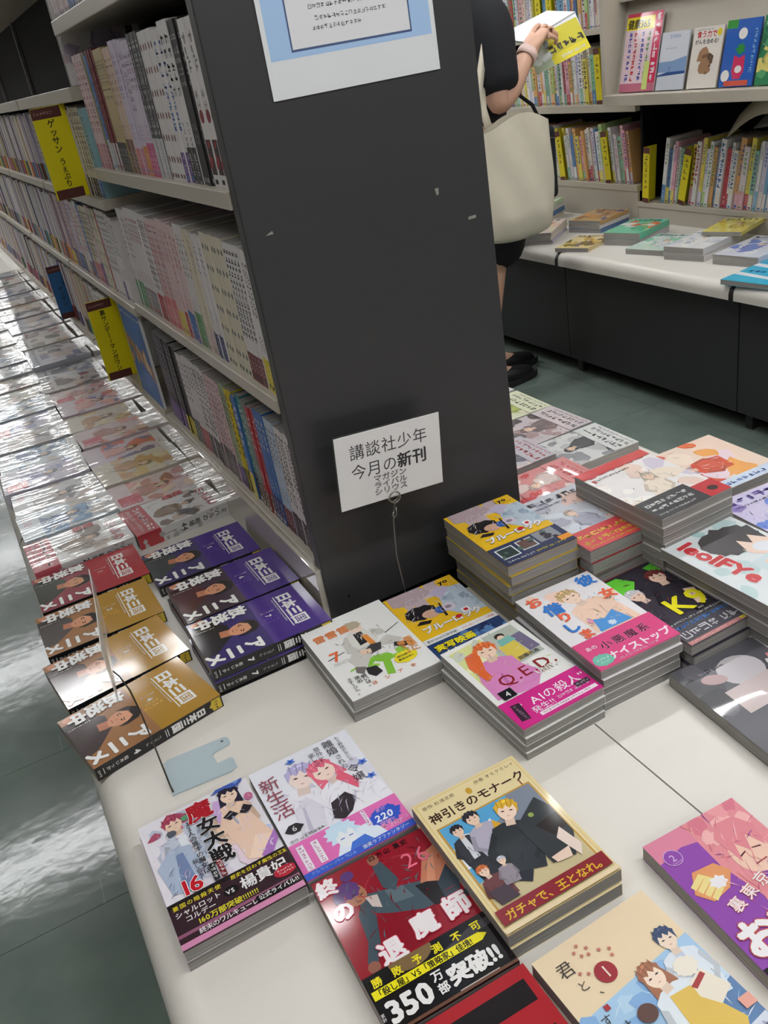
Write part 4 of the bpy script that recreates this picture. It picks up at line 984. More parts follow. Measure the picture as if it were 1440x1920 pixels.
for i, (bg, cs, nm) in enumerate(rc):
    stack(0.781, 1.135 + i * 0.1335, 90, (*SH, 0.017), 2, bg, nm + ' against the shelf foot, %s row on the right side' % ordn(i + 1), nm, art_pale(80 + i, bg, cs, (206, 60, 66), 113, 176, (bg, (190, 60, 66))), None, GR, m_print=M_FILM, seed=40 + i, wrapped=True)

# ------------------------------------------------------------------ the left side of the counter: one series in gold, red and purple
def series_art(col, num, skin_dark=False, seed=1, obi_bg=(160, 112, 70), coat=(70, 58, 58)):
    a = Art(128, 182, col)
    lt = (240, 238, 234)
    a.text('日本三国', 14, 138, 23, lt, bold=0.045, sp=0.98)
    a.rect(16, 131.5, 106, 133, lt); a.marks(20, 127, 22, 2.8, lt, seed=3)
    a.rect(83, 138.5, 105, 158.5, lt); a.text('国', 85.5, 141, 17.5, col, bold=0.01)
    cl = tuple(min(255, int(c * 1.25 + 20)) for c in col)
    a.marks(74, 122, 6, 5, cl, True, seed=seed); a.marks(66, 120, 4, 5, cl, True, seed=seed + 1)
    a.text(num, 55, 106, 12, lt, bold=0.03); a.text('松木いっか', 48, 122, 4.2, lt, True); a.rect(42, 98, 42.5, 124, cl)
    o = Art(128, 94, obi_bg)
    o.poly([(16, 0), (18, 34), (40, 52), (70, 50), (98, 20), (104, 0)], coat); o.poly([(20, 0), (24, 30), (34, 34), (34, 0)], tuple(int(c * 0.75) for c in coat))
    o.poly([(50, 36), (66, 34), (70, 52), (54, 56)], (196, 128, 98)); o.ell(61, 66, 14.5, 19, (222, 158, 122), 8)
    o.poly([(44, 66), (46, 82), (56, 91), (70, 92), (80, 84), (82, 66), (78, 56), (75, 72), (70, 80), (56, 79), (49, 72)], (44, 36, 36))
    o.poly([(50, 68), (57, 70), (57, 69), (50, 66.5)], (44, 36, 36)); o.poly([(64, 70), (71, 68), (71, 66.5), (64, 69)], (44, 36, 36)); o.ell(54, 65, 2, 1, (44, 36, 36)); o.ell(67, 65, 2, 1, (44, 36, 36)); o.rect(57, 53.5, 64, 54.5, (150, 80, 70)); o.poly([(60, 62), (62, 62), (63, 58), (60, 58)], (200, 132, 100))
    o.poly([(4, 4), (0, 22), (8, 30), (16, 20), (14, 6)], (214, 150, 118))
    for i, ch in enumerate('アニメ'): o.text(ch, 96, 60 - i * 29, 29, (246, 244, 240), bold=0.055, outline=(96, 84, 78), ow=0.02)
    for i, ch in enumerate('放送中'): o.text(ch, 4, 66 - i * 27, 26, (246, 244, 240), bold=0.055, outline=(96, 84, 78), ow=0.02)
    o.marks(34, 34, 11, 2.6, (236, 226, 216), True, seed=6, wt=0.2)
    return a, o

def series_spine(num, t=20.5):
    s = Art(t, 182, K_)
    s.rect(1.5, 166, t - 1.5, 180, (206, 180, 52)); s.poly([(3, 168), (t - 3, 168), (t / 2, 162)], (206, 180, 52)); s.marks(4, 171, 3, 4, K_, seed=2)
    s.text('日本三国', t / 2, 156, 13, (238, 236, 232), True, bold=0.05, sp=0.95)
    s.rect(4, 100, t - 4, 101, (220, 218, 214)); s.rect(4, 97, t - 4, 98, (220, 218, 214))
    return s
def series_ospine(num, t=20.5):
    s = Art(t, 94, K_)
    s.marks(t / 2, 90, 4, 5, (150, 146, 140), True, seed=4); s.text(num, t / 2 - 3, 52, 12, (240, 238, 234), bold=0.05)
    s.text('松木いっか', t / 2, 44, 6, (226, 222, 216), True, bold=0.02); s.rect(5, 10, t - 5, 11, (226, 222, 216)); s.marks(5, 3, 3, 3.4, (226, 222, 216), seed=5)
    return s
GS = 'series of gold, red and purple comics on the left counter'
GOLD, PURP, REDC = (178, 134, 44), (82, 58, 138), (176, 44, 54)
def series(x, y, z, yaw, col, num, label, obi_bg, coat, wr=False):
    a, o = series_art(col, num, seed=int(num) + 2, obi_bg=obi_bg, coat=coat)
    book(flat_M(x, y, z, yaw - 90), (*B6, 0.0195), col, label, group=GS, art=a, spine=series_spine(num, 19.5), obi=(0.094, K_, o, series_ospine(num, 19.5)), m_print=M_GLOSS)
BR, DKB = (164, 116, 76), (72, 58, 58)
series(0.028, 1.019, 0.0002, 11.5, GOLD, '4', 'nearest gold comic with a white number 4, sticking out over the counter edge', BR, DKB)
series(0.026, 1.157, 0.0002, 7.5, GOLD, '3', 'gold comic with strong glare behind the clear standing card, second from the front', BR, (84, 62, 60))
series(0.029, 1.2965, 0.0002, 0.8, GOLD, '2', 'gold comic next to the red one of the same series', BR, (86, 78, 76))
series(0.041, 1.4345, 0.0002, 0.4, REDC, '1', 'red comic of the series with a white number 1', (150, 70, 80), (64, 66, 58))
series(0.222, 1.0645, 0.0, 0.0, PURP, '7', 'lower purple comic at the front of the purple pair stack', (66, 56, 112), (48, 44, 50))
series(0.2235, 1.0685, 0.0208, -0.6, PURP, '7', 'upper purple comic nearest the white orange-lettered comic', (66, 56, 112), (48, 44, 50))
series(0.226, 1.2015, 0.0, 1.2, PURP, '6', 'lower purple comic in the middle of the purple column', (74, 58, 70), (86, 52, 56))
series(0.2285, 1.201, 0.0208, 0.3, PURP, '6', 'upper purple comic in the middle of the purple column', (74, 58, 70), (86, 52, 56))
series(0.2235, 1.375, 0.0, -0.4, PURP, '5', 'farthest purple comic, lying alone next to the white war comic', (70, 60, 108), (74, 78, 78))

# film-wrapped comics going away along the left counter
def mihal_art(seed):
    a = Art(128, 182, (226, 224, 222))
    a.blobs(10, 60, 118, 150, [(150, 130, 112), (120, 100, 86), (196, 180, 164), (90, 78, 72)], 14, 14, seed)
    a.figure(64, 112, 1.3, (64, 52, 48), (214, 178, 150), (132, 108, 86), 6, seed=seed)
    a.scrib(60, [(90, 76, 66), (200, 186, 172), (150, 120, 96), (60, 52, 50)], seed, 10, 50, 118, 130, 18)
    a.text('ミハルの', 20, 150, 24, (196, 44, 56), bold=0.01); a.text('戦場', 8, 132, 22, (196, 44, 56), True, bold=0.03)
    a.marks(100, 140, 10, 5, (80, 76, 76), True, seed=seed)
    return a
def mihal_obi(seed):
    o = Art(128, 46, (178, 34, 48))
    o.marks(8, 26, 8, 13, (238, 226, 226), seed=seed, wt=0.2); o.marks(8, 12, 12, 8, (236, 210, 210), seed=seed + 1, wt=0.18); o.marks(8, 4, 20, 4.6, (236, 210, 210), seed=seed + 2)
    return o
def mihal_spine(num, t):
    s = Art(t, 182, (216, 214, 212)); s.text('ミハルの', t / 2, 176, 12.5, (50, 48, 50), True, bold=0.02); s.text('戦場', t / 2, 122, 12, (70, 66, 68), True, bold=0.02)
    s.blobs(2, 10, t - 2, 170, [(190, 188, 186), (170, 166, 164)], 12, 5, 3); s.text(num, t / 2 - 7, 84, 15, (40, 38, 40), bold=0.02); s.marks(t / 2, 74, 5, 4, (110, 104, 104), True, seed=4)
    return s
GW = 'film-wrapped comics in rows along the left counter'
def wrapped_book(x, y, t, col, label, art, spine=None, obi=None, z=0.0, yaw=0.0):
    book(flat_M(x, y, z, -90 + yaw), (*B6, t), col, label, group=GW, art=art, spine=spine, obi=obi, m_print=M_WRAP, wrapped=True)
wrapped_book(0.229, 1.572, 0.028, (222, 220, 218), 'white war comic with red lettering and number 44 on its thick spine', mihal_art(3), mihal_spine('44', 28), (0.046, (178, 34, 48), mihal_obi(4)), yaw=4)
wrapped_book(0.047, 1.571, 0.028, (222, 220, 218), 'white war comic with number 2 on its thick spine beside the red comic', mihal_art(7), mihal_spine('2', 28), (0.046, (196, 90, 100), mihal_obi(8)), yaw=2)
pal = [((226, 206, 206), [(236, 170, 160), (206, 150, 140), (240, 214, 190), (170, 110, 96)]), ((214, 208, 222), [(180, 170, 206), (150, 150, 196), (226, 206, 220)]), ((226, 216, 198), [(226, 196, 140), (206, 160, 110), (240, 224, 190)]),
       ((206, 216, 222), [(110, 150, 190), (66, 100, 150), (200, 190, 180)]), ((222, 206, 214), [(226, 120, 110), (240, 180, 170), (130, 120, 160)]), ((212, 212, 212), [(120, 112, 116), (170, 160, 156), (210, 190, 180)])]
dar = [((196, 194, 198), [(60, 58, 66), (110, 104, 112), (150, 130, 126)]), ((206, 200, 196), [(150, 70, 60), (90, 80, 80), (200, 180, 160)]), ((186, 190, 200), [(60, 66, 96), (100, 110, 150), (190, 170, 160)]), ((214, 210, 200), [(170, 150, 110), (90, 96, 80), (220, 200, 190)]), ((206, 206, 210), [(150, 156, 170), (110, 110, 120), (226, 220, 216)])]
rg = random.Random(5)
rowy = 1.7065
for i in range(24):
    for c, (cx, nm) in enumerate(((0.229, 'inner'), (0.047, 'outer'))):
        if i < 7:
            bg, cs = pal[(i * 2 + c * 3) % len(pal)]
        else:
            bg, cs = dar[(i * 3 + c * 2) % len(dar)]
        a = Art(128, 182, bg)
        if i < 9:
            a.blobs(0, 20, 128, 170, cs, 18, 17, 100 + i * 2 + c, 2.2)
            a.figure(64, 96, 1.5, tuple(int(v * 0.6) for v in cs[0]), SK, cs[1], rg.uniform(-25, 25), True, i)
        else:
            a.blobs(0, 10, 128, 176, cs, 9, 26, 100 + i * 2 + c, 2.2)
        a.scrib(72 if i < 10 else 36, cs + [tuple(int(v * 0.5) for v in c) for c in cs] + [(240, 238, 236)], 700 + i * 2 + c, L=22)
        a.rect(0, 160, 128, 182, (226, 224, 222)); a.rect(0, 0, 128, 40, bg)
        if i < 7:
            a.text('ドロ', 66, 164, 14, (70, 66, 70), bold=0.005)
            if (i + c) % 3 == 0:
                a.rect(70, 8, 116, 52, (206, 70, 92) if c == 0 else (232, 96, 92))
                if c == 0: a.text('アニメ', 106, 50, 13, (240, 224, 226), True)
                else: a.marks(76, 30, 3, 11, (246, 206, 200), seed=i)
            elif c == 1: a.text('POO', 12, 10, 22, (220, 130, 140), bold=-0.004)
        else:
            a.marks(30, 163, 7, 12, (60, 58, 62), seed=i, wt=0.2); a.marks(6, 20, 9, 11, (70, 66, 70), seed=i + 9, wt=0.2)
        t = (0.026, 0.03, 0.024, 0.028)[(i + c) % 4] + (0.012 if i > 8 else 0)
        wrapped_book(cx + rg.uniform(-0.004, 0.004), rowy + i * 0.1345, t, bg, '%s film-wrapped comic, %s column of left counter, %s row behind the war comics' % (colour_name(cs[0]), nm, ordn(i + 1)), a, yaw=rg.uniform(-2, 2))

# ------------------------------------------------------------------ signs and stands
po = empty('poster', Matrix.Translation((0.5135, PY - 0.0005, 0.704)), 'white and sky-blue printed notice fixed high on the grey end panel', 'poster')
pa = Art(225, 318, (226, 228, 230)); pa.rect(6, 40, 219, 312, (150, 188, 232)); pa.poly([(6, 40), (219, 40), (219, 90), (6, 120)], (168, 200, 236))
pa.rect(33, 46, 192, 306, (70, 90, 130)); pa.rect(35, 48.5, 190, 304, (228, 228, 230))
for k, (y, n) in enumerate(((64, 12), (74, 17), (86, 15), (108, 16))): pa.marks(62 + k % 2 * 6, y, n, 5, (96, 98, 104), seed=k + 3, wt=0.14)
for k in range(10): pa.marks(52, 130 + k * 16, 20, 5.4, (96, 98, 104), seed=k + 20)
def xz_M(x=0.0, y=0.0, z=0.0, roll=0.0):
    """art plane standing upright facing the camera side (-Y)"""
    m = Matrix.Identity(4); m.col[1] = (0, 0, 1, 0); m.col[2] = (0, -1, 0, 0)
    return Matrix.Translation((x, y, z)) @ Matrix.Rotation(math.radians(roll), 4, 'Y') @ m
link('sheet', boxes('sheet', [(-0.1125, -0.0006, 0, 0.1125, 0.0003, 0.318)], M_CARD), po, Matrix.Identity(4))
link('notice_print', pa.mesh('notice_print', M_PRINT), po, xz_M(-0.1125, -0.00065, 0))

cs_ = empty('card_stand', Matrix.Translation((0.437, 1.012, 0)), 'wire stand holding the white handwritten-style card in front of the grey panel', 'card stand')
link('wire', tube('wire', [(0, 0, 0.002), (0, 0.0, 0.03), (-0.002, 0.003, 0.09), (0.004, 0.006, 0.145), (0.009, 0.005, 0.168), (0.0098, 0.001, 0.174)], 0.0011, M_WIRE), cs_, Matrix.Identity(4))
ring = [(0.0095 + 0.0085 * math.cos(a), -0.001, 0.184 + 0.0085 * math.sin(a)) for a in [i * math.pi / 8 for i in range(17)]]
link('clip_ring', tube('clip_ring', ring, 0.0011, M_WIRE), cs_, Matrix.Identity(4))
link('clip_ring', tube('clip_ring', [(0.0 + p[0], 0.0045, p[2]) for p in ring], 0.0011, M_WIRE), cs_, Matrix.Identity(4))
link('clip_loop', tube('clip_loop', [(0.004, 0.0, 0.162), (0.001, 0.0, 0.157), (0.004, 0.0, 0.153), (0.008, 0, 0.156), (0.009, 0, 0.168)], 0.0009, M_WIRE), cs_, Matrix.Identity(4))
link('base_disc', prism('base_disc', [(0.022 * math.cos(i * math.pi / 12), 0.022 * math.sin(i * math.pi / 12)) for i in range(24)], 0.0, 0.002, M_WIRE, 'Z'), cs_, Matrix.Identity(4))
sc2 = empty('sign_card', Matrix.Translation((0.366, 1.016, 0.1895)) @ Matrix.Rotation(math.radians(4.6), 4, 'Y'), 'white laminated card of black Japanese lettering clipped on a wire before the grey panel', 'sign')
link('card', bevel_box('card', (0, -0.0008, 0, 0.162, 0.0008, 0.107), 0.0004, M_CARD), sc2, Matrix.Identity(4))
link('card_edge', boxes('card_edge', [(-0.0016, 0.0009, -0.0012, 0.163, 0.0016, 0.1085)], M_CARDE), sc2, Matrix.Identity(4))
sa_ = Art(162, 107)
sa_.text('講談社少年', 20, 72, 23.5, (58, 58, 60), sp=1.04, bold=-0.003); sa_.text('今月の新刊', 20, 43, 23.5, (58, 58, 60), sp=1.02, bold=0.004)
sa_.text('新刊', 91, 43, 23.5, (50, 50, 52), sp=1.02, bold=0.02)
sa_.text('マガジン', 52, 31, 11, (96, 94, 94), sx=1.2, bold=0.02); sa_.text('ライバル', 52, 20.5, 11, (104, 102, 102), sx=1.2, bold=0.02); sa_.text('シリウス', 52, 10.5, 11, (112, 110, 110), sx=1.2, bold=0.02)
link('lettering', sa_.mesh('lettering', M_PRINT), sc2, xz_M(0, -0.0008, 0))

# clear card on a thin wire with a notched steel foot, on the left counter
st = empty('card_stand', Matrix.Translation((0.068, 0.884, 0)), 'pale blue steel foot with thin wire holding a clear card over the gold comics', 'card stand')
foot = [(-0.043, -0.03), (0.030, -0.036), (0.0385, -0.032), (0.0395, -0.016), (0.036, -0.012), (0.02, -0.012), (0.019, 0.006), (0.022, 0.009), (0.043, 0.012), (0.0455, 0.016), (0.0455, 0.025), (0.041, 0.029), (-0.032, 0.034), (-0.038, 0.03)]
foot_me = prism('foot_plate', foot, 0.0002, 0.0022, M_PLATE, 'Z')
link('foot_plate', foot_me, st, Matrix.Identity(4))
link('rivet_hole', prism('rivet_hole', [(0.037 + 0.0018 * math.cos(i * 0.785), 0.0225 + 0.0018 * math.sin(i * 0.785)) for i in range(8)], 0.0022, 0.0024, M_DWIRE, 'Z'), st, Matrix.Identity(4))
link('wire', tube('wire', [(-0.041, -0.026, 0.002), (-0.0415, -0.014, 0.006), (-0.041, 0.03, 0.032), (-0.041, 0.068, 0.058), (-0.043, 0.105, 0.073), (-0.048, 0.135, 0.079), (-0.053, 0.15, 0.081)], 0.001, M_DWIRE), st, Matrix.Identity(4))
cl = empty('clear_card', Matrix.Translation((0.0135, 1.02, 0.041)), 'thin clear plastic card standing edge-on above the gold comics', 'card')
cv = [(-0.006, 0.0, 0.0), (0.004, 0.06, 0.02), (0.016, 0.13, 0.045), (0.022, 0.13, 0.135), (0.012, 0.06, 0.118), (-0.002, 0.0, 0.088)]
me = mesh_of('sheet', cv, [(0, 1, 4, 5), (1, 2, 3, 4)], M_CLEAR)
so = link('sheet', me, cl, Matrix.Identity(4)); md = so.modifiers.new('thickness', 'SOLIDIFY'); md.thickness = 0.0012

# yellow and blue index tags standing out from the shelves
M_TAGB = mat('tag_brown', (92, 48, 44), 0.4)
def index_tag(x, y, z, w, h, col, lines, label, size=15.0):
    r = empty('index_tag', Matrix.Translation((x, y, z)), label, 'sign', 'index tags on the shelves')
    link('board', bevel_box('board', (0, 0, 0, w, 0.003, h), 0.0006, mat('tag_' + colour_name(col).replace(' ', '_'), col, 0.35)), r, Matrix.Identity(4))
    link('arm', boxes('arm', [(w - 0.002, 0.0005, 0.004, w + 0.1, 0.0025, h * 0.6)], M_CARD), r, Matrix.Identity(4))
    a = Art(w * 1000, h * 1000)
    link('header', boxes('header', [(0, -0.0006, h - 0.022, w * 0.84, 0, h - 0.001)], M_TAGB), r, Matrix.Identity(4)); link('footer', boxes('footer', [(0.003, -0.0006, 0.0005, w * 0.84, 0, 0.02)], M_TAGB), r, Matrix.Identity(4))
    hd_ = Art(w * 840, 22); hd_.marks(4, 8, 6, 6, (196, 150, 140), seed=2); link('header_print', hd_.mesh('header_print', M_PRINT), r, xz_M(0, -0.0007, h - 0.0225))
    for tx, sx_, sz, y0 in lines: a.text(tx, w * 1000 * sx_, y0, sz, (40, 36, 16), True, bold=0.016, sp=0.98)
    link('lettering', a.mesh('lettering', M_PRINT), r, xz_M(0, -0.0001, 0))
index_tag(0.277, 2.28, 0.0977, 0.072, 0.203, (240, 224, 20), [('裏サンデー/マンガワン', 0.46, 14.6, 178)], 'yellow index tag lettered top to bottom on the bottom shelf of the second bay')
index_tag(0.268, 2.10, 0.5562, 0.072, 0.182, (240, 224, 20), [('ゲッサン', 0.48, 17, 158), ('うぇぶり', 0.48, 15, 82)], 'yellow index tag in two words above, on the second bay near its empty top shelf')
index_tag(0.297, 3.15, 0.0977, 0.068, 0.176, (50, 112, 170), [('小学館', 0.66, 14, 150), ('ゲッサン', 0.38, 17, 108)], 'blue index tag farther along the bottom shelf')
pb = empty('picture_board', Matrix.Translation((0.331, 2.045, 0.0977)), 'blue picture board facing the left aisle at the start of the second bay', 'board')
link('board', boxes('board', [(0, -0.108, 0, 0.006, 0.108, 0.213)], M_CARD), pb, Matrix.Identity(4))
ba = Art(216, 213, (58, 112, 178)); ba.blobs(0, 40, 216, 200, [(64, 122, 190), (50, 100, 166)], 8, 30, 3); ba.poly([(0, 120), (216, 60), (216, 96), (0, 150)], (160, 120, 90)); ba.blobs(20, 80, 200, 120, [(206, 150, 90), (90, 70, 60), (220, 200, 160)], 12, 14, 4); ba.rect(0, 0, 10, 213, (222, 206, 20)); ba.marks(20, 196, 20, 9, (226, 230, 236), seed=3)
m = Matrix.Identity(4); m.col[0] = (0, -1, 0, 0); m.col[1] = (0, 0, 1, 0); m.col[2] = (-1, 0, 0, 0); m.col[3] = (-0.00005, 0.108, 0, 1)
link('picture', ba.mesh('picture', M_PRINT), pb, m)

# ------------------------------------------------------------------ comics standing in the bookshelf, spines to the left aisle
_sp = {}
def spine_art(t, h, main, low, txt, style, seed):
    k = (t, h, main, low, txt, style, seed)
    if k in _sp: return _sp[k]
    W, Hh = t * 1000, h * 1000
    s = Art(W, Hh, main, step=0.03); rg = random.Random(seed)
    if low: s.rect(0, 0, W, Hh * rg.uniform(0.2, 0.3), low)
    if style == 'circle':
        s.marks(W / 2, Hh * 0.93, 3, W * 0.62, (120, 118, 118), True, seed=seed, wt=0.2); s.ell(W / 2, Hh * 0.44, W * 0.36, W * 0.36, (130, 36, 44)); s.rect(2, Hh * 0.08, W - 1, Hh * 0.3, (60, 30, 34)); s.blobs(2, Hh * 0.1, W - 2, Hh * 0.28, [(150, 36, 44), (36, 30, 32)], 5, W * 0.3, seed); s.marks(W / 2, Hh * 0.6, 2, W * 0.5, (150, 146, 146), True, seed=seed + 1)
    elif style == 'dots':
        for q in range(6): s.ell(W / 2 + rg.uniform(-1, 1), Hh * (0.9 - q * 0.15), W * 0.22, W * 0.3, txt)
    elif style == 'dense':
        s.marks(W * 0.5, Hh * 0.95, int(Hh * 0.62 / (W * 0.72)), W * 0.7, txt, True, seed=seed, wt=0.2)
    else:
        n = rg.choice((5, 6, 7)); s.marks(W * 0.5, Hh * 0.92, n, W * 0.62, txt, True, seed=seed, wt=0.16, sp=1.15)
        s.marks(W * 0.5, Hh * 0.4, 4, W * 0.36, txt, True, seed=seed + 1)
    if low and style != 'circle': s.marks(W * 0.5, Hh * 0.2, 4, W * 0.5, tuple(255 - int((255 - c) * 0.35) for c in low), True, seed=seed + 2)
    s.rect(W * 0.25, Hh * 0.02, W * 0.75, Hh * 0.05, txt)
    _sp[k] = s.mesh('spine_print', M_PRINT)
    return _sp[k]

WH, CR, PK, LV, BK, DG, TN = (226, 222, 220), (222, 214, 192), (226, 202, 200), (214, 204, 220), (36, 34, 36), (78, 76, 80), (196, 176, 128)
TX, RD, NV, BU, YL, GN, DR, OR, PU, MG, TL, OL, BN = (64, 60, 62), (178, 40, 46), (44, 46, 104), (58, 112, 180), (224, 204, 40), (92, 150, 84), (112, 30, 38), (226, 140, 50), (100, 66, 140), (206, 80, 130), (60, 140, 140), (120, 124, 80), (110, 76, 60)
BAY1 = {
 'top': (0.6182, 0.190, [(0.068, 3, WH, None, BK, 'circle'), (0.052, 3, BK, None, (150, 148, 146), ''), (0.042, 2, WH, BK, TX, ''), (0.034, 2, WH, PU, BU, 'dense'), (0.08, 5, WH, None, (110, 60, 60), 'dots'), (0.062, 4, DG, (206, 204, 206), (196, 194, 190), 'dense'), (0.045, 3, LV, MG, (170, 120, 150), ''), (0.034, 2, LV, OR, (150, 130, 160), ''), (0.048, 3, LV, (214, 120, 130), (150, 130, 160), ''), (0.058, 4, (222, 196, 176), BN, (150, 110, 90), ''), (0.078, 5, TN, BK, (110, 96, 66), ''), (0.05, 3, DR, (206, 206, 208), (150, 90, 90), 'dense'), (0.02, 1, BU, (214, 214, 216), (120, 160, 210), ''), (0.03, 2, OL, DR, (150, 150, 120), ''), (0.09, 6, PK, (196, 130, 140), (170, 110, 120), 'dense')]),
 'middle': (0.3502, 0.196, [(0.046, 3, WH, YL, (90, 86, 86), ''), (0.064, 5, WH, DR, (60, 56, 58), 'dense'), (0.108, 7, CR, None, (84, 96, 90), 'dots'), (0.054, 4, WH, NV, (110, 120, 160), ''), (0.04, 3, CR, (214, 190, 190), (170, 150, 140), ''), (0.05, 3, WH, GN, (150, 140, 140), ''), (0.05, 3, PK, BU, (190, 120, 120), ''), (0.018, 1, PK, RD, (190, 120, 120), ''), (0.042, 3, PK, YL, (190, 140, 140), ''), (0.086, 6, PK, (220, 120, 120), (200, 110, 120), 'dense'), (0.062, 4, WH, RD, (110, 90, 90), 'dense'), (0.102, 7, WH, (140, 134, 134), (190, 80, 80), ''), (0.066, 4, WH, (80, 150, 90), (150, 110, 110), '')]),
 'bottom': (0.0977, 0.190, [(0.08, 6, WH, (60, 40, 44), TX, 'dense'), (0.04, 3, (190, 206, 222), DR, TX, ''), (0.044, 3, BU, NV, (220, 220, 220), ''), (0.035, 2, RD, BN, (230, 220, 214), ''), (0.027, 2, (120, 140, 130), BN, (220, 220, 214), ''), (0.022, 1, TL, BK, (220, 220, 214), ''), (0.022, 1, BU, YL, (230, 230, 220), ''), (0.034, 2, YL, BK, (70, 60, 30), 'dense'), (0.034, 2, (150, 170, 130), PU, TX, ''), (0.09, 6, PK, DG, (150, 110, 120), 'dense'), (0.082, 5, WH, BK, (70, 66, 70), 'dense'), (0.046, 3, WH, RD, TX, ''), (0.05, 3, WH, (50, 70, 60), TX, ''), (0.06, 4, BK, YL, (130, 126, 110), ''), (0.135, 9, (66, 62, 68), PU, (150, 146, 156), 'dense')]),
}
def fill_shelf(y0, y1, z, hh, segs, bayname, shelf, x=0.338, group=None, name='shelved_comic', w=0.128, where='grey end panel'):
    y = y0; n = 0
    for si, (span, k, main, low, txt, style) in enumerate(segs):
        t = round(span / k - 0.0005, 4)
        for j in range(k):
            if y + t > y1: return n
            n += 1
            rg2 = random.Random(int(y * 1e4) + n)
            h = hh + (si % 3 - 1) * 0.003
            book(stand_M(x + rg2.uniform(0, 0.003), y, z, w, h), (w, h, t), main, '%s comic spine, %s from the %s, %s bay, %s shelf' % (colour_name(main), ordn(n), where, bayname, shelf),
                 name=name, group=group or 'comics on the %s shelf of the %s bay' % (shelf, bayname), spine=spine_art(t, h, main, low, txt, style, si * 7 + 11))
            y += t + 0.0005
    return n
for k, (z, hh, segs) in BAY1.items():
    fill_shelf(1.083, 1.903, z, hh, segs, 'near', k)
# a few comics at the visible foot of the near bay's uppermost shelf
fill_shelf(1.62, 1.9, 0.8722, 0.19, [(0.08, 4, WH, LV, TX, ''), (0.06, 3, LV, BU, TX, 'dense'), (0.14, 7, WH, PK, (120, 110, 140), '')], 'near', 'uppermost', where='gap')
rg = random.Random(77)
MAIN2 = [WH, WH, CR, PK, LV, WH, (206, 196, 190), (186, 176, 196), (214, 206, 206), (150, 130, 150), DG, (206, 180, 150), (196, 206, 196)]
LOW2 = [None, RD, NV, BU, MG, YL, GN, OR, DG, PU, None, BN, TL]
def rand_segs(total, seed):
    r = random.Random(seed); out = []; s = 0
    while s < total:
        k = r.choice((2, 3, 4, 5)); sp = k * r.choice((0.0145, 0.016, 0.018))
        out.append((sp, k, r.choice(MAIN2), r.choice(LOW2), r.choice([TX, (120, 70, 80), (90, 90, 130), RD]), r.choice(['', 'dense', '']))); s += sp
    return out
g2 = [(0.17, 11, CR, (90, 80, 60), TX, 'dense'), (0.02, 1, (150, 190, 200), None, TX, '')]
fill_shelf(1.93, 2.75, 0.5562, 0.172, [(0.034, 2, (150, 190, 196), BU, TX, ''), (0.1, 6, CR, BK, TX, 'dense'), (0.03, 2, WH, DG, TX, '')] + rand_segs(0.62, 3), 'second', 'upper', where='near bay')
fill_shelf(1.955, 2.75, 0.3342, 0.186, [(0.05, 3, WH, None, TX, ''), (0.03, 2, WH, PU, (110, 90, 150), ''), (0.1, 6, WH, None, TX, 'dense'), (0.014, 1, RD, None, WH, ''), (0.07, 4, CR, None, (100, 140, 120), 'dots'), (0.045, 3, PK, PU, TX, ''), (0.1, 6, CR, (206, 110, 120), TX, 'dense'), (0.02, 1, BU, None, WH, '')] + rand_segs(0.4, 4), 'second', 'middle', where='near bay')
fill_shelf(2.29, 2.75, 0.0977, 0.186, [(0.05, 3, WH, None, TX, ''), (0.04, 2, DR, None, WH, ''), (0.1, 6, WH, PK, TX, '')] + rand_segs(0.4, 5), 'second', 'bottom', where='yellow tag')
# the same comics going on in the far bays, too small to tell apart: one mass
def far_mass(name, label, which, xf, zs):
    r = random.Random(9); v, f, c = [], [], []
    for (a, b) in which:
        for z, hh in zs:
            y = a + 0.005
            while y < b - 0.02:
                t = r.choice((0.014, 0.016, 0.018)); h = hh + r.uniform(-0.006, 0.004); x = xf + r.uniform(0, 0.004)
                if z < 0.1 and xf < 0.4 and 3.12 < y < 3.17: y += t; continue
                col, low = r.choice(MAIN2), r.choice(LOW2) or r.choice(MAIN2)
                for (z0, z1, cc) in ((z, z + h * 0.25, low), (z + h * 0.25, z + h, col)):
                    n = len(v)
                    v += [(x, y, z0), (x + 0.128, y, z0), (x + 0.128, y + t, z0), (x, y + t, z0), (x, y, z1), (x + 0.128, y, z1), (x + 0.128, y + t, z1), (x, y + t, z1)]
                    f += [tuple(i + n for i in q) for q in BOXF]; c += [(*lin(cc), 1)] * 8
                y += t + 0.0006
    me = mesh_of(name, v, f, M_PRINT)
    at = me.color_attributes.new('ink', 'FLOAT_COLOR', 'POINT'); at.data.foreach_set('color', [q for col in c for q in col])
    tag(link(name, me), label, 'books', kind='stuff')
far_mass('distant_shelved_comics', 'far rows of shelved comics receding along the left aisle', bays[2:], 0.338, ((0.0977, 0.186), (0.3342, 0.186), (0.5562, 0.172)))
far_mass('far_face_comics', 'comics filling the near bay on the far face of the grey bookshelf', bays[:1], 0.544, ((0.0979, 0.186), (0.3504, 0.182), (0.6184, 0.182)))
far_mass('far_face_comics', 'comics filling the later bays on the far face of the grey bookshelf', bays[1:4], 0.544, ((0.0979, 0.186), (0.3344, 0.186), (0.5564, 0.17)))
# a few covers facing out at the start of the second bay's top shelf
for i, (x, c1, cs) in enumerate(((0.337, WH, [(210, 190, 196), (190, 180, 200)]), (0.358, (206, 190, 180), [(150, 110, 100), (220, 190, 170)]))):
    a = art_pale(300 + i, c1, cs, (120, 90, 100))
    m = Matrix.Translation((x + 0.064, 1.945 + i * 0.03, 0.7642 + 0.0911)) @ Matrix.Rotation(math.radians(90), 4, 'X')
    book(m, (*B6, 0.014), c1, ('pale comic' if i == 0 else 'brown-tinted comic') + ' turned cover-out on the black-backed empty shelf', group='comics facing out on the empty shelf', art=a)

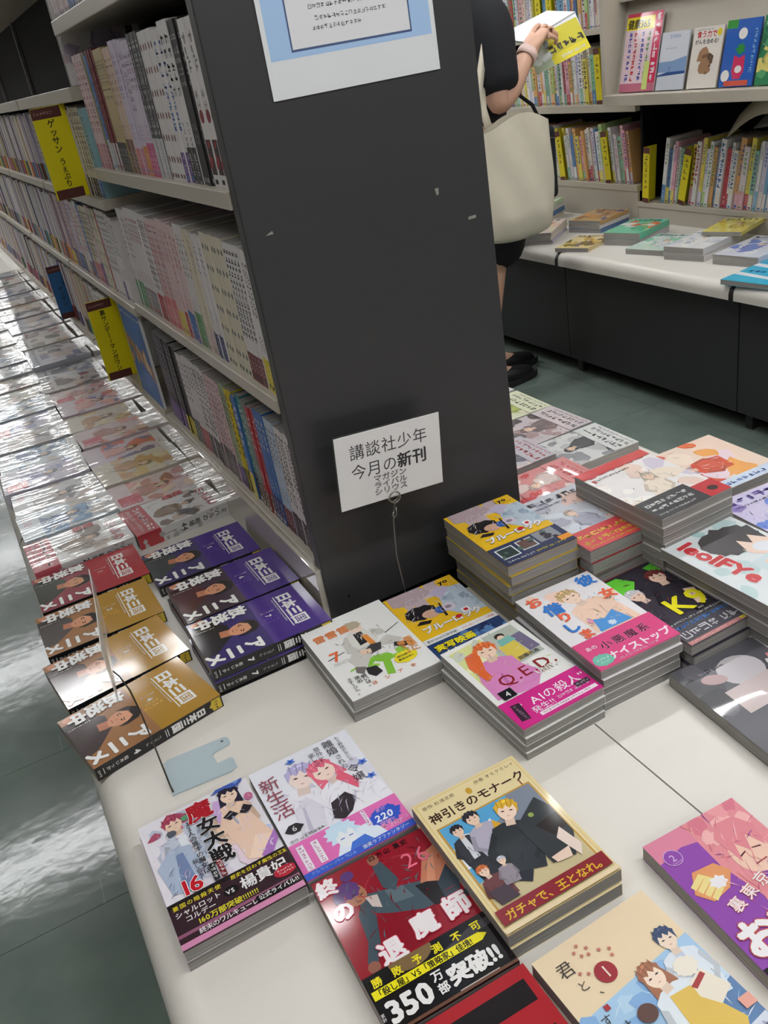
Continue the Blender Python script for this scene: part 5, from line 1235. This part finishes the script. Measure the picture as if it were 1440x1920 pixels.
# ------------------------------------------------------------------ books across the aisle
BRI = [(222, 220, 220), (226, 222, 220), (222, 206, 90), (222, 166, 180), (120, 170, 206), (140, 190, 160), (222, 170, 110), (190, 84, 90), (180, 206, 140), (206, 198, 218), (222, 214, 196), (90, 130, 176), (226, 222, 222), (214, 206, 210)]
def opp_row(y0, y1, z, hmin, hmax, lean, shelf, where, seed, tags=(), x=2.372, w=0.15):
    r = random.Random(seed); y = y0; n = 0
    th = math.radians(lean)
    while y < y1:
        hit = [tg for tg in tags if tg[0] <= y < tg[0] + 0.03 and not tg[2]]
        if hit:
            tg = hit[0]; tg[2] = True
            divider(y, z, tg[1], lean + tg[3], tg[4], x - 0.008)
            y += 0.036; continue
        t = r.choice((0.011, 0.014, 0.017, 0.021)); h = r.uniform(hmin, hmax)
        main = r.choice(BRI); low = r.choice(BRI + [None, None]); n += 1
        zz = z + (t * math.sin(-th) if lean < 0 else 0) + 0.0002
        book(stand_M(x + r.uniform(0, 0.01), y, zz, w, h, lean), (w, h, t), main, '%s book spine, %s from %s on %s' % (colour_name(main), ordn(n), where, shelf), name='paperback_book', group='books on ' + shelf,
             spine=spine_art(t, round(h, 3), main, low, r.choice([TX, BU, RD, GN, PU]), r.choice(['', 'dense']), r.randrange(6)))
        y += t / math.cos(th) + 0.0008
def divider(y, z, words_, lean, label, x):
    r_ = empty('shelf_divider', Matrix.Translation((x, y, z)) @ Matrix.Rotation(math.radians(lean), 4, 'X'), label, 'sign', 'yellow shelf dividers across the aisle')
    hh = 0.19
    link('board', boxes('board', [(0, 0, 0, 0.003, 0.032, hh)], M_TAGY), r_, Matrix.Identity(4))
    link('wing', boxes('wing', [(0.003, 0.029, 0.0, 0.06, 0.032, hh)], M_TAGY), r_, Matrix.Identity(4))
    link('header', boxes('header', [(-0.0006, 0, hh - 0.02, 0, 0.032, hh)], M_TAGB), r_, Matrix.Identity(4)); link('footer', boxes('footer', [(-0.0006, 0, 0, 0, 0.032, 0.015)], M_TAGB), r_, Matrix.Identity(4))
    a = Art(32, hh * 1000); a.marks(16, hh * 1000 - 28, words_, 15, (70, 64, 20), True, seed=int(y * 100), wt=0.14, sp=1.35)
    m_ = Matrix.Identity(4); m_.col[0] = (0, -1, 0, 0); m_.col[1] = (0, 0, 1, 0); m_.col[2] = (-1, 0, 0, 0); m_.col[3] = (-0.0001, 0.032, 0, 1)
    link('lettering', a.mesh('lettering', M_PRINT), r_, m_)
M_TAGY = mat('divider_yellow', (222, 206, 30), 0.4)
opp_row(2.7, 3.9, 0.128, 0.165, 0.215, -7, 'the low shelf behind the tote bag', 'rack side', 21, [[2.80, 5, False, 0, 'yellow divider tilted left on the low shelf near the rack'], [3.08, 5, False, 0, 'yellow divider on the low shelf beside the tote bag']])
opp_row(2.68, 3.9, 0.409, 0.15, 0.205, -3, 'the shelf behind the hand', 'rack side', 22, [[2.69, 3, False, 0, 'yellow divider at the rack end of the shelf by the hand'], [2.84, 4, False, 0, 'yellow divider under the held magazine']])
opp_row(2.68, 3.9, 0.662, 0.15, 0.21, -1, 'the top shelf in view', 'rack side', 23, [[2.7, 4, False, 0, 'yellow divider at the rack end of the top shelf'], [3.1, 5, False, 0, 'yellow divider on the top shelf over the shoulder'], [3.17, 5, False, 0, 'farther yellow divider on the top shelf']])
opp_row(1.35, 2.55, 0.07, 0.18, 0.225, 9, 'the shelf under the magazine rack', 'near end', 24, [[2.42, 4, False, 3, 'yellow divider leaning among books under the rack']])
divider(2.605, 0.0705, 6, 4, 'yellow divider standing in the corner beneath the rack', 2.36)

def faceout(y, w, h, bg, art, label, z=0.4585, x=2.2495, t=0.006):
    tilt = math.radians(13.0); m_ = Matrix.Identity(4)
    up = Vector((math.sin(tilt), 0, math.cos(tilt))); out = Vector((-math.cos(tilt), 0, math.sin(tilt)))
    m_.col[0] = (0, -1, 0, 0); m_.col[1] = (*up, 0); m_.col[2] = (*out, 0)
    c = Vector((x, y, z + 0.0015)) + up * (h / 2)
    m_.col[3] = (*c, 1)
    book(m_, (w, h, t), bg, label, name='magazine', cat='magazine', group='magazines facing out on the tilted rack', art=art, m_print=M_GLOSS)
a = Art(165, 235, (226, 200, 206)); a.rect(0, 186, 165, 224, (232, 214, 40)); a.text('健康365', 6, 192, 30, (60, 56, 20), bold=0.03, sx=0.98); a.rect(0, 224, 165, 235, (206, 60, 90))
for i, (x_, c_) in enumerate(((26, (90, 90, 180)), (52, (206, 60, 60)), (86, (60, 80, 170)), (112, (110, 160, 90)))): a.marks(x_, 180, 9, 15, c_, True, seed=i, wt=0.2)
a.rect(132, 0, 165, 235, (206, 60, 96)); a.marks(148, 228, 9, 20, (244, 226, 230), True, seed=9, wt=0.2); a.rect(0, 0, 165, 26, (190, 110, 130)); a.rect(108, 6, 132, 90, (206, 220, 130))
faceout(2.528, 0.165, 0.235, (226, 200, 206), a, 'pink health magazine with yellow title strip at the left of the rack')
a = Art(120, 168, (206, 210, 218)); a.text('さざなみ', 34, 150, 12, (70, 110, 180), bold=0.01); a.poly([(0, 52), (120, 52), (120, 96), (60, 84), (0, 82)], (130, 158, 196)); a.poly([(0, 44), (40, 52), (120, 54), (120, 46), (0, 40)], (54, 84, 140)); a.rect(50, 54, 52, 68, (60, 80, 120)); a.marks(20, 118, 10, 5, (150, 150, 160), seed=3); a.rect(0, 0, 120, 40, (200, 206, 216))
faceout(2.375, 0.12, 0.168, (206, 210, 218), a, 'pale blue book of a calm sea facing out on the rack')
a = Art(120, 170, (222, 216, 208)); a.text('食う力で', 14, 142, 20, (190, 50, 60), bold=0.03); a.text('がんを治める!', 10, 124, 15, (50, 46, 46), bold=0.02); a.blobs(30, 20, 92, 100, [(126, 96, 74), (160, 124, 96), (96, 78, 66)], 10, 18, 5); a.ell(104, 152, 10, 10, (222, 200, 60)); a.marks(12, 160, 12, 5, (120, 110, 110), seed=2)
faceout(2.238, 0.12, 0.17, (222, 216, 208), a, 'white book with a brown painted figure and red lettering on the rack')
a = Art(126, 178, (52, 98, 180)); a.rect(0, 156, 40, 178, (60, 150, 70)); a.ell(64, 140, 16, 15, (232, 230, 226)); a.spiky(64, 100, 20, 17, (58, 140, 70), 7, 0.35, seed=3); a.poly([(44, 84), (64, 76), (84, 84), (88, 40), (76, 20), (52, 20), (42, 40)], (206, 60, 100)); a.ell(20, 30, 16, 16, (230, 228, 224)); a.ell(66, 46, 13, 10, (228, 224, 222)); a.rect(20, 2, 110, 16, (206, 90, 70)); a.marks(112, 150, 9, 12, (150, 190, 226), True, seed=4)
faceout(2.104, 0.126, 0.178, (52, 98, 180), a, 'blue book with a white bird and red figure on the rack')
a = art_pale(333, (60, 130, 90), [(90, 160, 110), (220, 206, 120), (50, 110, 80)], (230, 226, 200))
faceout(1.968, 0.126, 0.18, (60, 130, 90), a, 'green book next to the blue bird book on the rack')
faceout(1.828, 0.126, 0.18, (210, 200, 190), art_pale(334, (210, 200, 190), [(190, 150, 120), (230, 220, 210)]), 'beige book at the near end of the rack')
for i, (bg, nm) in enumerate((((70, 120, 190), 'blue'), ((206, 60, 70), 'red'), ((232, 150, 60), 'orange'), ((110, 70, 150), 'purple'))):
    faceout(2.44 - i * 0.135, 0.12, 0.17, bg, art_pale(350 + i, bg, BRI[2:8]), '%s book facing out on the upper rack, cut by the picture edge' % nm, z=0.7625, x=2.333)

def lay(x, y, z, yaw, dims, col, label, seed, cols, n=1, title=(60, 90, 150)):
    for i in range(n):
        top = i == n - 1
        book(flat_M(x, y, z + i * (dims[2] + 0.001), yaw + (0 if top else 1.2 * (-1) ** i)), dims, col if top else BRI[(seed + i) % len(BRI)], label if top else '%s book beneath the %s' % (ordn(n - i), label.split(',')[0]), name='paperback_book', group='books lying on the far counter',
             art=art_pale(seed, col, cols, title, dims[0] * 1000, dims[1] * 1000) if top else None)
lay(2.02, 2.83, 0, -52, (0.17, 0.23, 0.013), (220, 206, 196), 'pink-toned magazine, topmost of the pile beside the tote bag', 401, [(226, 190, 170), (200, 120, 130), (230, 220, 190)], 3)
lay(2.2, 3.1, 0.0, -62, (0.17, 0.23, 0.016), (206, 226, 190), 'pale green magazine, topmost of the pile against the riser', 402, [(170, 206, 130), (226, 230, 180)], 4)
lay(2.24, 2.74, 0, -74, (0.14, 0.19, 0.014), (206, 170, 110), 'orange-brown book, topmost of the pile near the rack corner', 403, [(160, 110, 70), (90, 80, 150), (226, 160, 90)], 3)
lay(2.02, 2.56, 0, -66, (0.128, 0.182, 0.014), (226, 206, 150), 'small yellow-tan book, lying near the counter front', 404, [(206, 170, 80), (120, 100, 70)])
lay(2.17, 2.455, 0, -72, (0.14, 0.2, 0.021), (120, 206, 170), 'mint green book, topmost of two before the riser', 405, [(90, 190, 150), (230, 236, 230), (226, 130, 90)], 2)
lay(2.12, 2.28, 0, -76, (0.14, 0.205, 0.018), (206, 226, 214), 'white and mint book, lying beside the mint green one', 406, [(150, 214, 180), (230, 234, 232)])
lay(2.13, 2.11, 0, -78, (0.14, 0.21, 0.02), (226, 228, 230), 'white book, topmost of a pair in the middle of the far counter', 407, [(200, 206, 220), (236, 236, 236)], 2)
lay(2.262, 2.11, 0.0432, -70, (0.128, 0.182, 0.012), (226, 214, 110), 'yellow book, lying across the white pair', 408, [(232, 220, 90), (206, 190, 80)])
lay(2.165, 1.925, 0.0, -80, (0.15, 0.23, 0.03), (214, 218, 230), 'thick white book with blue print, next to the cyan one', 409, [(120, 140, 210), (230, 232, 236)])
ca_ = Art(175, 230, (56, 178, 214)); ca_.poly([(0, 150), (182, 120), (182, 140), (0, 176)], (226, 234, 238)); ca_.poly([(0, 60), (182, 34), (182, 52), (0, 84)], (226, 234, 238)); ca_.marks(14, 92, 8, 19, (30, 90, 150), seed=3, wt=0.2); ca_.marks(14, 186, 8, 19, (30, 90, 150), seed=4, wt=0.2)
book(flat_M(2.02, 1.738, 0.0, -82), (0.175, 0.23, 0.014), (56, 178, 214), 'cyan magazine overhanging the edge of the far counter', name='magazine', cat='magazine', art=ca_)
# leaflet and smoked sheet in the dark recess under the rack
lf = empty('leaflet', Matrix.Translation((2.49, 2.22, 0.31)), 'cream leaflet curling in the dark recess under the rack', 'leaflet')
pts = [(0.0 + 0.012 * math.sin(i * 0.5), -0.09 + 0.03 * i, 0.12 - 0.004 * i * i * 0.6) for i in range(7)]
me = mesh_of('sheet', [p for p in pts] + [(p[0] - 0.06, p[1] + 0.01, p[2] - 0.075) for p in pts], [(i, i + 1, i + 8, i + 7) for i in range(6)], M_LEAF, True)
so = link('sheet', me, lf, Matrix.Identity(4)); so.modifiers.new('thickness', 'SOLIDIFY').thickness = 0.001
sm_ = empty('plastic_sheet', Matrix.Translation((2.42, 2.05, 0.31)), 'grey plastic sheet curved over the books under the rack', 'sheet')
pts = [(0.02 * i, -0.02 * i, 0.02 + 0.03 * i - 0.002 * i * i) for i in range(5)]
me = mesh_of('sheet', [(p[0] - 0.04, p[1] + 0.1, p[2] - 0.01) for p in pts] + [(p[0] - 0.02, p[1] - 0.2, p[2] + 0.02) for p in pts], [(i, i + 1, i + 6, i + 5) for i in range(4)], M_ACRYL, True)
so = link('sheet', me, sm_, Matrix.Identity(4)); so.modifiers.new('thickness', 'SOLIDIFY').thickness = 0.0015

# ------------------------------------------------------------------ the person reading across the aisle, facing the wall shelf
M_SKIN = mat('skin', (222, 176, 150), 0.5, noise=0.03, nscale=12)
M_TEE = mat('black_cotton', (22, 24, 30), 0.85, bump=0.3, bscale=90)
M_SHORT = mat('black_twill', (20, 20, 23), 0.8, bump=0.2, bscale=120)
M_SHOE = mat('black_leather', (24, 23, 24), 0.35, bump=0.1, bscale=80)
M_SOLE = mat('black_sole', (30, 29, 29), 0.7)
M_TOTE = mat('cream_canvas', (222, 214, 194), 0.85, noise=0.03, nscale=40, bump=0.25, bscale=60)
M_HAIR = mat('dark_hair', (36, 30, 28), 0.45, bump=0.4, bscale=60)
M_PINK = mat('pink_strap', (232, 200, 190), 0.5)
PXY = Vector((1.60, 2.53, 0))
pe = empty('person', Matrix.Translation((1.707, 2.70, -T)), 'person in black t-shirt and shorts reading a magazine, cream tote bag on the arm', 'person')
def skin(name, verts, edges, root, m_, sub=2, parent=pe, M0=None):
    me = bpy.data.meshes.new(name)
    me.from_pydata([v[:3] for v in verts], edges, [])
    o = link(name, me, parent, M0 if M0 is not None else Matrix.Translation((-1.60, -2.53, T)))
    me.materials.append(m_)
    md = o.modifiers.new('skin', 'SKIN'); md.use_smooth_shade = True
    sv = me.skin_vertices[0].data
    for i, v in enumerate(verts):
        r = v[3] if len(v) > 3 else 0.03
        sv[i].radius = r if isinstance(r, tuple) else (r, r)
        sv[i].use_root = (i == root)
    o.modifiers.new('sub', 'SUBSURF').levels = sub
    o.modifiers['sub'].render_levels = sub
    return o
V, E = [], []
def add(p, r, parent=None):
    V.append((*p, r)); i = len(V) - 1
    if parent is not None: E.append((parent, i))
    return i
cx, cy = 1.60, 2.53
pel = add((cx, cy, 0.36), (0.13, 0.105))
wst = add((cx - 0.005, cy, 0.50), (0.115, 0.085), pel)
chs = add((cx + 0.01, cy, 0.66), (0.135, 0.095), wst)
upc = add((cx - 0.005, cy, 0.76), (0.12, 0.08), chs)
nk = add((cx + 0.005, cy, 0.83), 0.05, upc)
nk2 = add((cx + 0.025, cy, 0.875), 0.048, nk)
hd = add((cx + 0.045, cy, 0.94), (0.072, 0.08), nk2)
hd2 = add((cx + 0.04, cy, 1.01), (0.078, 0.088), hd)
hd3 = add((cx + 0.03, cy, 1.065), (0.055, 0.06), hd2)
add((cx + 0.132, cy, 0.945), 0.013, hd)                       # nose
for s in (-1, 1): add((cx + 0.035, cy + s * 0.084, 0.955), 0.012, hd)   # ears
# right arm (near side), bent up to the magazine
sR = add((cx - 0.01, cy - 0.155, 0.755), 0.062, upc)
eR = add((1.565, 2.325, 0.505), 0.044, sR)
fR = add((1.635, 2.345, 0.57), 0.042, eR)
wR = add((1.725, 2.385, 0.632), 0.027, fR)
pR = add((1.765, 2.395, 0.662), (0.036, 0.02), wR)
pR2 = add((1.795, 2.398, 0.682), (0.034, 0.016), pR)
def finger(base, pts, r=0.0088):
    b = base
    for k, p in enumerate(pts): b = add(p, r * (1 - 0.1 * k), b)
finger(pR2, [(1.822, 2.418, 0.706), (1.846, 2.432, 0.702), (1.852, 2.438, 0.684)])
finger(pR2, [(1.828, 2.404, 0.698), (1.854, 2.412, 0.692), (1.860, 2.420, 0.672)])
finger(pR2, [(1.828, 2.388, 0.688), (1.852, 2.392, 0.678), (1.856, 2.402, 0.658)])
finger(pR2, [(1.82, 2.374, 0.674), (1.84, 2.376, 0.664), (1.842, 2.388, 0.648)], 0.0078)
finger(pR, [(1.776, 2.418, 0.688), (1.8, 2.43, 0.704), (1.824, 2.436, 0.712)], 0.0098)
# left arm holding the far side
sL = add((cx - 0.01, cy + 0.155, 0.755), 0.062, upc)
eL = add((1.60, 2.74, 0.52), 0.044, sL)
wL = add((1.74, 2.70, 0.64), 0.027, eL)
pL = add((1.775, 2.685, 0.668), (0.034, 0.02), wL)
pL2 = add((1.805, 2.675, 0.688), (0.032, 0.016), pL)
finger(pL2, [(1.83, 2.655, 0.702), (1.85, 2.64, 0.7)]); finger(pL2, [(1.836, 2.668, 0.7), (1.858, 2.656, 0.694)])
finger(pL2, [(1.836, 2.682, 0.694), (1.858, 2.674, 0.686)]); finger(pL2, [(1.828, 2.696, 0.684), (1.846, 2.692, 0.676)], 0.0078); finger(pL, [(1.79, 2.655, 0.69), (1.812, 2.645, 0.702)], 0.0098)
for s in (-1, 1):
    fx, fy = (0.09, -0.085) if s > 0 else (0, 0)
    hp = add((cx - 0.01, cy + s * 0.085, 0.29), 0.092, pel)
    th_ = add((cx - 0.035, cy + s * 0.09, 0.14), 0.074, hp)
    kn = add((cx - 0.05, cy + s * 0.092, -0.02), 0.052, th_)
    cf = add((cx - 0.085 + fx * 0.6, cy + fy * 0.6 + s * 0.094, -0.16), 0.05, kn)
    an = add((cx - 0.075 + fx, cy + fy + 0.05 + s * 0.096, -0.365), 0.032, cf)
    ft = add((cx - 0.005 + fx, cy + fy + 0.05 + s * 0.1, -0.405), 0.028, an)
    add((cx + 0.065 + fx, cy + fy + 0.05 + s * 0.105, -0.42), 0.022, ft)
skin('body', V, E, pel, M_SKIN)
# t-shirt
V, E = [], []
b0 = add((cx, cy, 0.40), (0.145, 0.118)); b1 = add((cx - 0.005, cy, 0.52), (0.14, 0.108), b0); b2 = add((cx + 0.01, cy, 0.66), (0.15, 0.115), b1); b3 = add((cx - 0.005, cy, 0.765), (0.125, 0.095), b2); add((cx, cy, 0.822), (0.066, 0.062), b3)
s1 = add((cx - 0.01, cy - 0.155, 0.765), 0.078, b3); e1 = add((1.578, 2.345, 0.60), 0.075, s1); add((1.578, 2.33, 0.535), 0.07, e1)
s2 = add((cx - 0.01, cy + 0.155, 0.765), 0.078, b3); e2 = add((1.59, 2.70, 0.62), 0.072, s2); add((1.595, 2.72, 0.56), 0.068, e2)
skin('t_shirt', V, E, 0, M_TEE)
V, E = [], []
b0 = add((cx, cy, 0.42), (0.145, 0.115)); b1 = add((cx, cy, 0.32), (0.148, 0.12), b0)
for s in (-1, 1):
    q = add((cx - 0.005, cy + s * 0.085, 0.2), (0.112, 0.122), b1); add((cx - 0.015, cy + s * 0.088, -0.03), (0.106, 0.122), q)
skin('shorts', V, E, 0, M_SHORT)
V, E = [], []
q = add((cx + 0.005, cy, 1.0), (0.092, 0.096)); q2 = add((cx + 0.02, cy, 1.065), (0.082, 0.086), q); add((cx - 0.03, cy, 0.93), (0.07, 0.084), q)
skin('hair', V, E, 0, M_HAIR)
M_EYE = mat('eye_dark', (40, 32, 30), 0.3)
for s in (-1, 1):
    me = bmesh.new(); bmesh.ops.create_uvsphere(me, u_segments=10, v_segments=6, radius=0.008); dm = bpy.data.meshes.new('eye'); me.to_mesh(dm); me.free(); dm.materials.append(M_EYE)
    link('eye', dm, pe, Matrix.Translation((cx + 0.113 - 1.6, cy + s * 0.032 - 2.53, 0.975 + T)))
M_LIP = mat('lips', (190, 110, 100), 0.4)
link('mouth', boxes('mouth', [(cx + 0.108 - 1.6, -0.022, 0.902 + T, cx + 0.118 - 1.6, 0.022, 0.91 + T)], M_LIP), pe, Matrix.Identity(4))
for s in (-1, 1):
    V, E = [], []
    x0, y0 = cx - 0.075 + (0.09 if s > 0 else 0), cy + 0.05 + s * 0.098 - (0.085 if s > 0 else 0)
    a0 = add((x0 - 0.045, y0, -0.415), (0.036, 0.033)); a1 = add((x0 + 0.03, y0, -0.412), (0.042, 0.036), a0); a2 = add((x0 + 0.11, y0 + s * 0.004, -0.416), (0.046, 0.032), a1); add((x0 + 0.185, y0 + s * 0.006, -0.424), (0.036, 0.022), a2); add((x0 - 0.01, y0, -0.37), (0.04, 0.042), a0)
    so = skin('shoe', V, E, 1, M_SHOE)
    prof = [(x0 - 0.09 + 0.30 * u, y0 + s * 0.004 + (0.046 * math.sin(math.pi * min(1, max(0, u)) ** 0.8) ** 0.5) * d) for d in (1,) for u in [i / 14 for i in range(15)]] + [(x0 - 0.09 + 0.30 * u, y0 + s * 0.004 - (0.044 * math.sin(math.pi * u ** 0.8) ** 0.5)) for u in [i / 14 for i in range(13, 0, -1)]]
    link('sole', prism('sole', [(p[0], p[1]) for p in prof], -T + 0.0005, -T + 0.024, M_SOLE, 'Z'), so, Matrix.Identity(4))
wb = [Vector((1.713, 2.379, 0.624)), Vector((1.736, 2.39, 0.641))]
d = (wb[1] - wb[0]).normalized(); u = d.orthogonal().normalized(); w_ = d.cross(u)
vv = [(wb[k] + (u * math.cos(t) + w_ * math.sin(t)) * 0.033) for k in (0, 1) for t in [i * math.pi / 8 for i in range(16)]]
me = mesh_of('wristband', vv, [(i, (i + 1) % 16, (i + 1) % 16 + 16, i + 16) for i in range(16)], M_PINK, True)
o = link('wristband', me, pe, Matrix.Translation((-1.60, -2.53, T))); o.modifiers.new('thickness', 'SOLIDIFY').thickness = 0.003

# tote bag hanging at the right hip
tb = empty('tote_bag', Matrix.Translation((1.66, 2.425, 0.115)), 'cream canvas tote bag hanging at the hip of the person in black', 'bag')
bm = bmesh.new()
nx, nz = 10, 12
def tp(i, j, side):
    u = i / (nx - 1) * 2 - 1; v = j / (nz - 1)
    wdt = 0.152 - 0.02 * (1 - v) ** 3 - 0.02 * v * v; bulge = 0.055 * (1 - u * u) ** 0.7 * (1 - 0.62 * v) * (0.35 + 0.65 * min(1, v * 6)) + 0.006
    x = u * wdt + 0.012 * v; z = v * 0.365 + 0.018 * u * u * (1 - v) - 0.02 * u * u * v + 0.012 * math.sin(3 * u + 1) * v
    y = side * bulge + 0.004 * math.sin(7 * u + 9 * v)
    return (x, y, z)
g = {}
for s in (-1, 1):
    for i in range(nx):
        for j in range(nz): g[s, i, j] = bm.verts.new(tp(i, j, s))
for s in (-1, 1):
    for i in range(nx - 1):
        for j in range(nz - 1):
            q = [g[s, i, j], g[s, i + 1, j], g[s, i + 1, j + 1], g[s, i, j + 1]]
            bm.faces.new(q if s < 0 else q[::-1])
for i in range(nx - 1): bm.faces.new([g[-1, i + 1, 0], g[-1, i, 0], g[1, i, 0], g[1, i + 1, 0]])
for j in range(nz - 1):
    bm.faces.new([g[-1, 0, j], g[-1, 0, j + 1], g[1, 0, j + 1], g[1, 0, j]]); bm.faces.new([g[-1, nx - 1, j + 1], g[-1, nx - 1, j], g[1, nx - 1, j], g[1, nx - 1, j + 1]])
dm = bpy.data.meshes.new('sack'); bm.to_mesh(dm); bm.free(); dm.materials.append(M_TOTE)
for p in dm.polygons: p.use_smooth = True
so = link('sack', dm, tb, Matrix.Identity(4)); so.modifiers.new('sub', 'SUBSURF').render_levels = 1
def strap(pts, nm='handle'):
    w2 = 0.013; v = []
    for p in pts: v += [(p[0] - w2, p[1], p[2]), (p[0] + w2, p[1], p[2])]
    me = mesh_of(nm, v, [(2 * i, 2 * i + 1, 2 * i + 3, 2 * i + 2) for i in range(len(pts) - 1)], M_TOTE, True)
    o = link(nm, me, tb, Matrix.Identity(4)); o.modifiers.new('thickness', 'SOLIDIFY').thickness = 0.003
strap([(-0.09, 0.024, 0.31), (-0.09, 0.035, 0.4), (-0.04, 0.06, 0.52), (0.02, 0.08, 0.66), (0.03, 0.15, 0.72), (0.05, 0.2, 0.66)])
strap([(-0.05, 0.024, 0.31), (-0.06, 0.045, 0.4), (-0.03, 0.09, 0.52), (0.03, 0.08, 0.655), (0.03, 0.15, 0.71), (0.04, 0.2, 0.66)])
bg_ = empty('pouch', Matrix.Translation((1.897, 2.585, 0.185)), 'small black pouch beyond the cream tote bag', 'bag')
link('pouch_body', bevel_box('pouch_body', (-0.05, -0.03, 0, 0.035, 0.03, 0.235), 0.02, M_TEE, 3), bg_, Matrix.Identity(4))
link('zip', tube('zip', [(-0.045, -0.031, 0.19), (0.0, -0.0315, 0.196), (0.03, -0.031, 0.19)], 0.0015, M_SLOT), bg_, Matrix.Identity(4))
link('strap', tube('strap', [(0.0, 0, 0.235), (-0.02, 0.02, 0.3), (-0.08, 0.05, 0.36)], 0.006, M_TEE), bg_, Matrix.Identity(4))

# the open magazine in the hands
mg = empty('magazine', Matrix.Translation((1.967, 2.62, 0.66)), 'open magazine with yellow cover held by the person in black', 'magazine')
def leaf(name, quad, th, m_):
    a_, b_, c_, d_ = [Vector(q) - Vector((1.86, 2.45, 0.66)) for q in quad]
    n_ = (b_ - a_).cross(d_ - a_).normalized() * th
    vs = [a_, b_, c_, d_, a_ + n_, b_ + n_, c_ + n_, d_ + n_]
    me_ = mesh_of(name, vs, BOXF, m_); return link(name, me_, mg, Matrix.Identity(4))
TLq, BRq, BLq = (1.79, 2.475, 0.665), (1.96, 2.375, 0.632), (1.785, 2.415, 0.572)
TRq = tuple(TLq[i] + BRq[i] - BLq[i] for i in range(3))
M_LEAFW = mat('magazine_page', (226, 228, 232), 0.45)
leaf('page_half', (BLq, BRq, TRq, TLq), -0.005, M_LEAFW)
leaf('page_half', (TLq, TRq, (1.955, 2.57, 0.742), (1.78, 2.63, 0.69)), 0.005, M_LEAFW)
ca2 = Art(180, 90, (206, 196, 40)); ca2.rect(0, 0, 180, 26, (226, 212, 30)); ca2.rect(0, 0, 60, 90, (176, 190, 160)); ca2.blobs(4, 6, 70, 60, [(150, 170, 150), (120, 130, 130), (206, 214, 206)], 8, 14, 3); ca2.marks(62, 30, 5, 21, (50, 46, 30), seed=4, wt=0.2); ca2.marks(90, 8, 8, 9, (230, 230, 220), seed=5, wt=0.18)
o_ = Vector(BLq) - Vector((1.86, 2.45, 0.66)); ux = (Vector(BRq) - Vector(BLq)) / 0.18; uy = (Vector(TLq) - Vector(BLq)) / 0.09; un = ux.cross(uy).normalized()
m_ = Matrix.Identity(4)
for i in range(3): m_[i][0], m_[i][1], m_[i][2], m_[i][3] = ux[i], uy[i], un[i], o_[i] + un[i] * 0.0003
link('cover_print', ca2.mesh('cover_print', M_PRINT), mg, m_)

bpy.data.objects.remove(_fo)
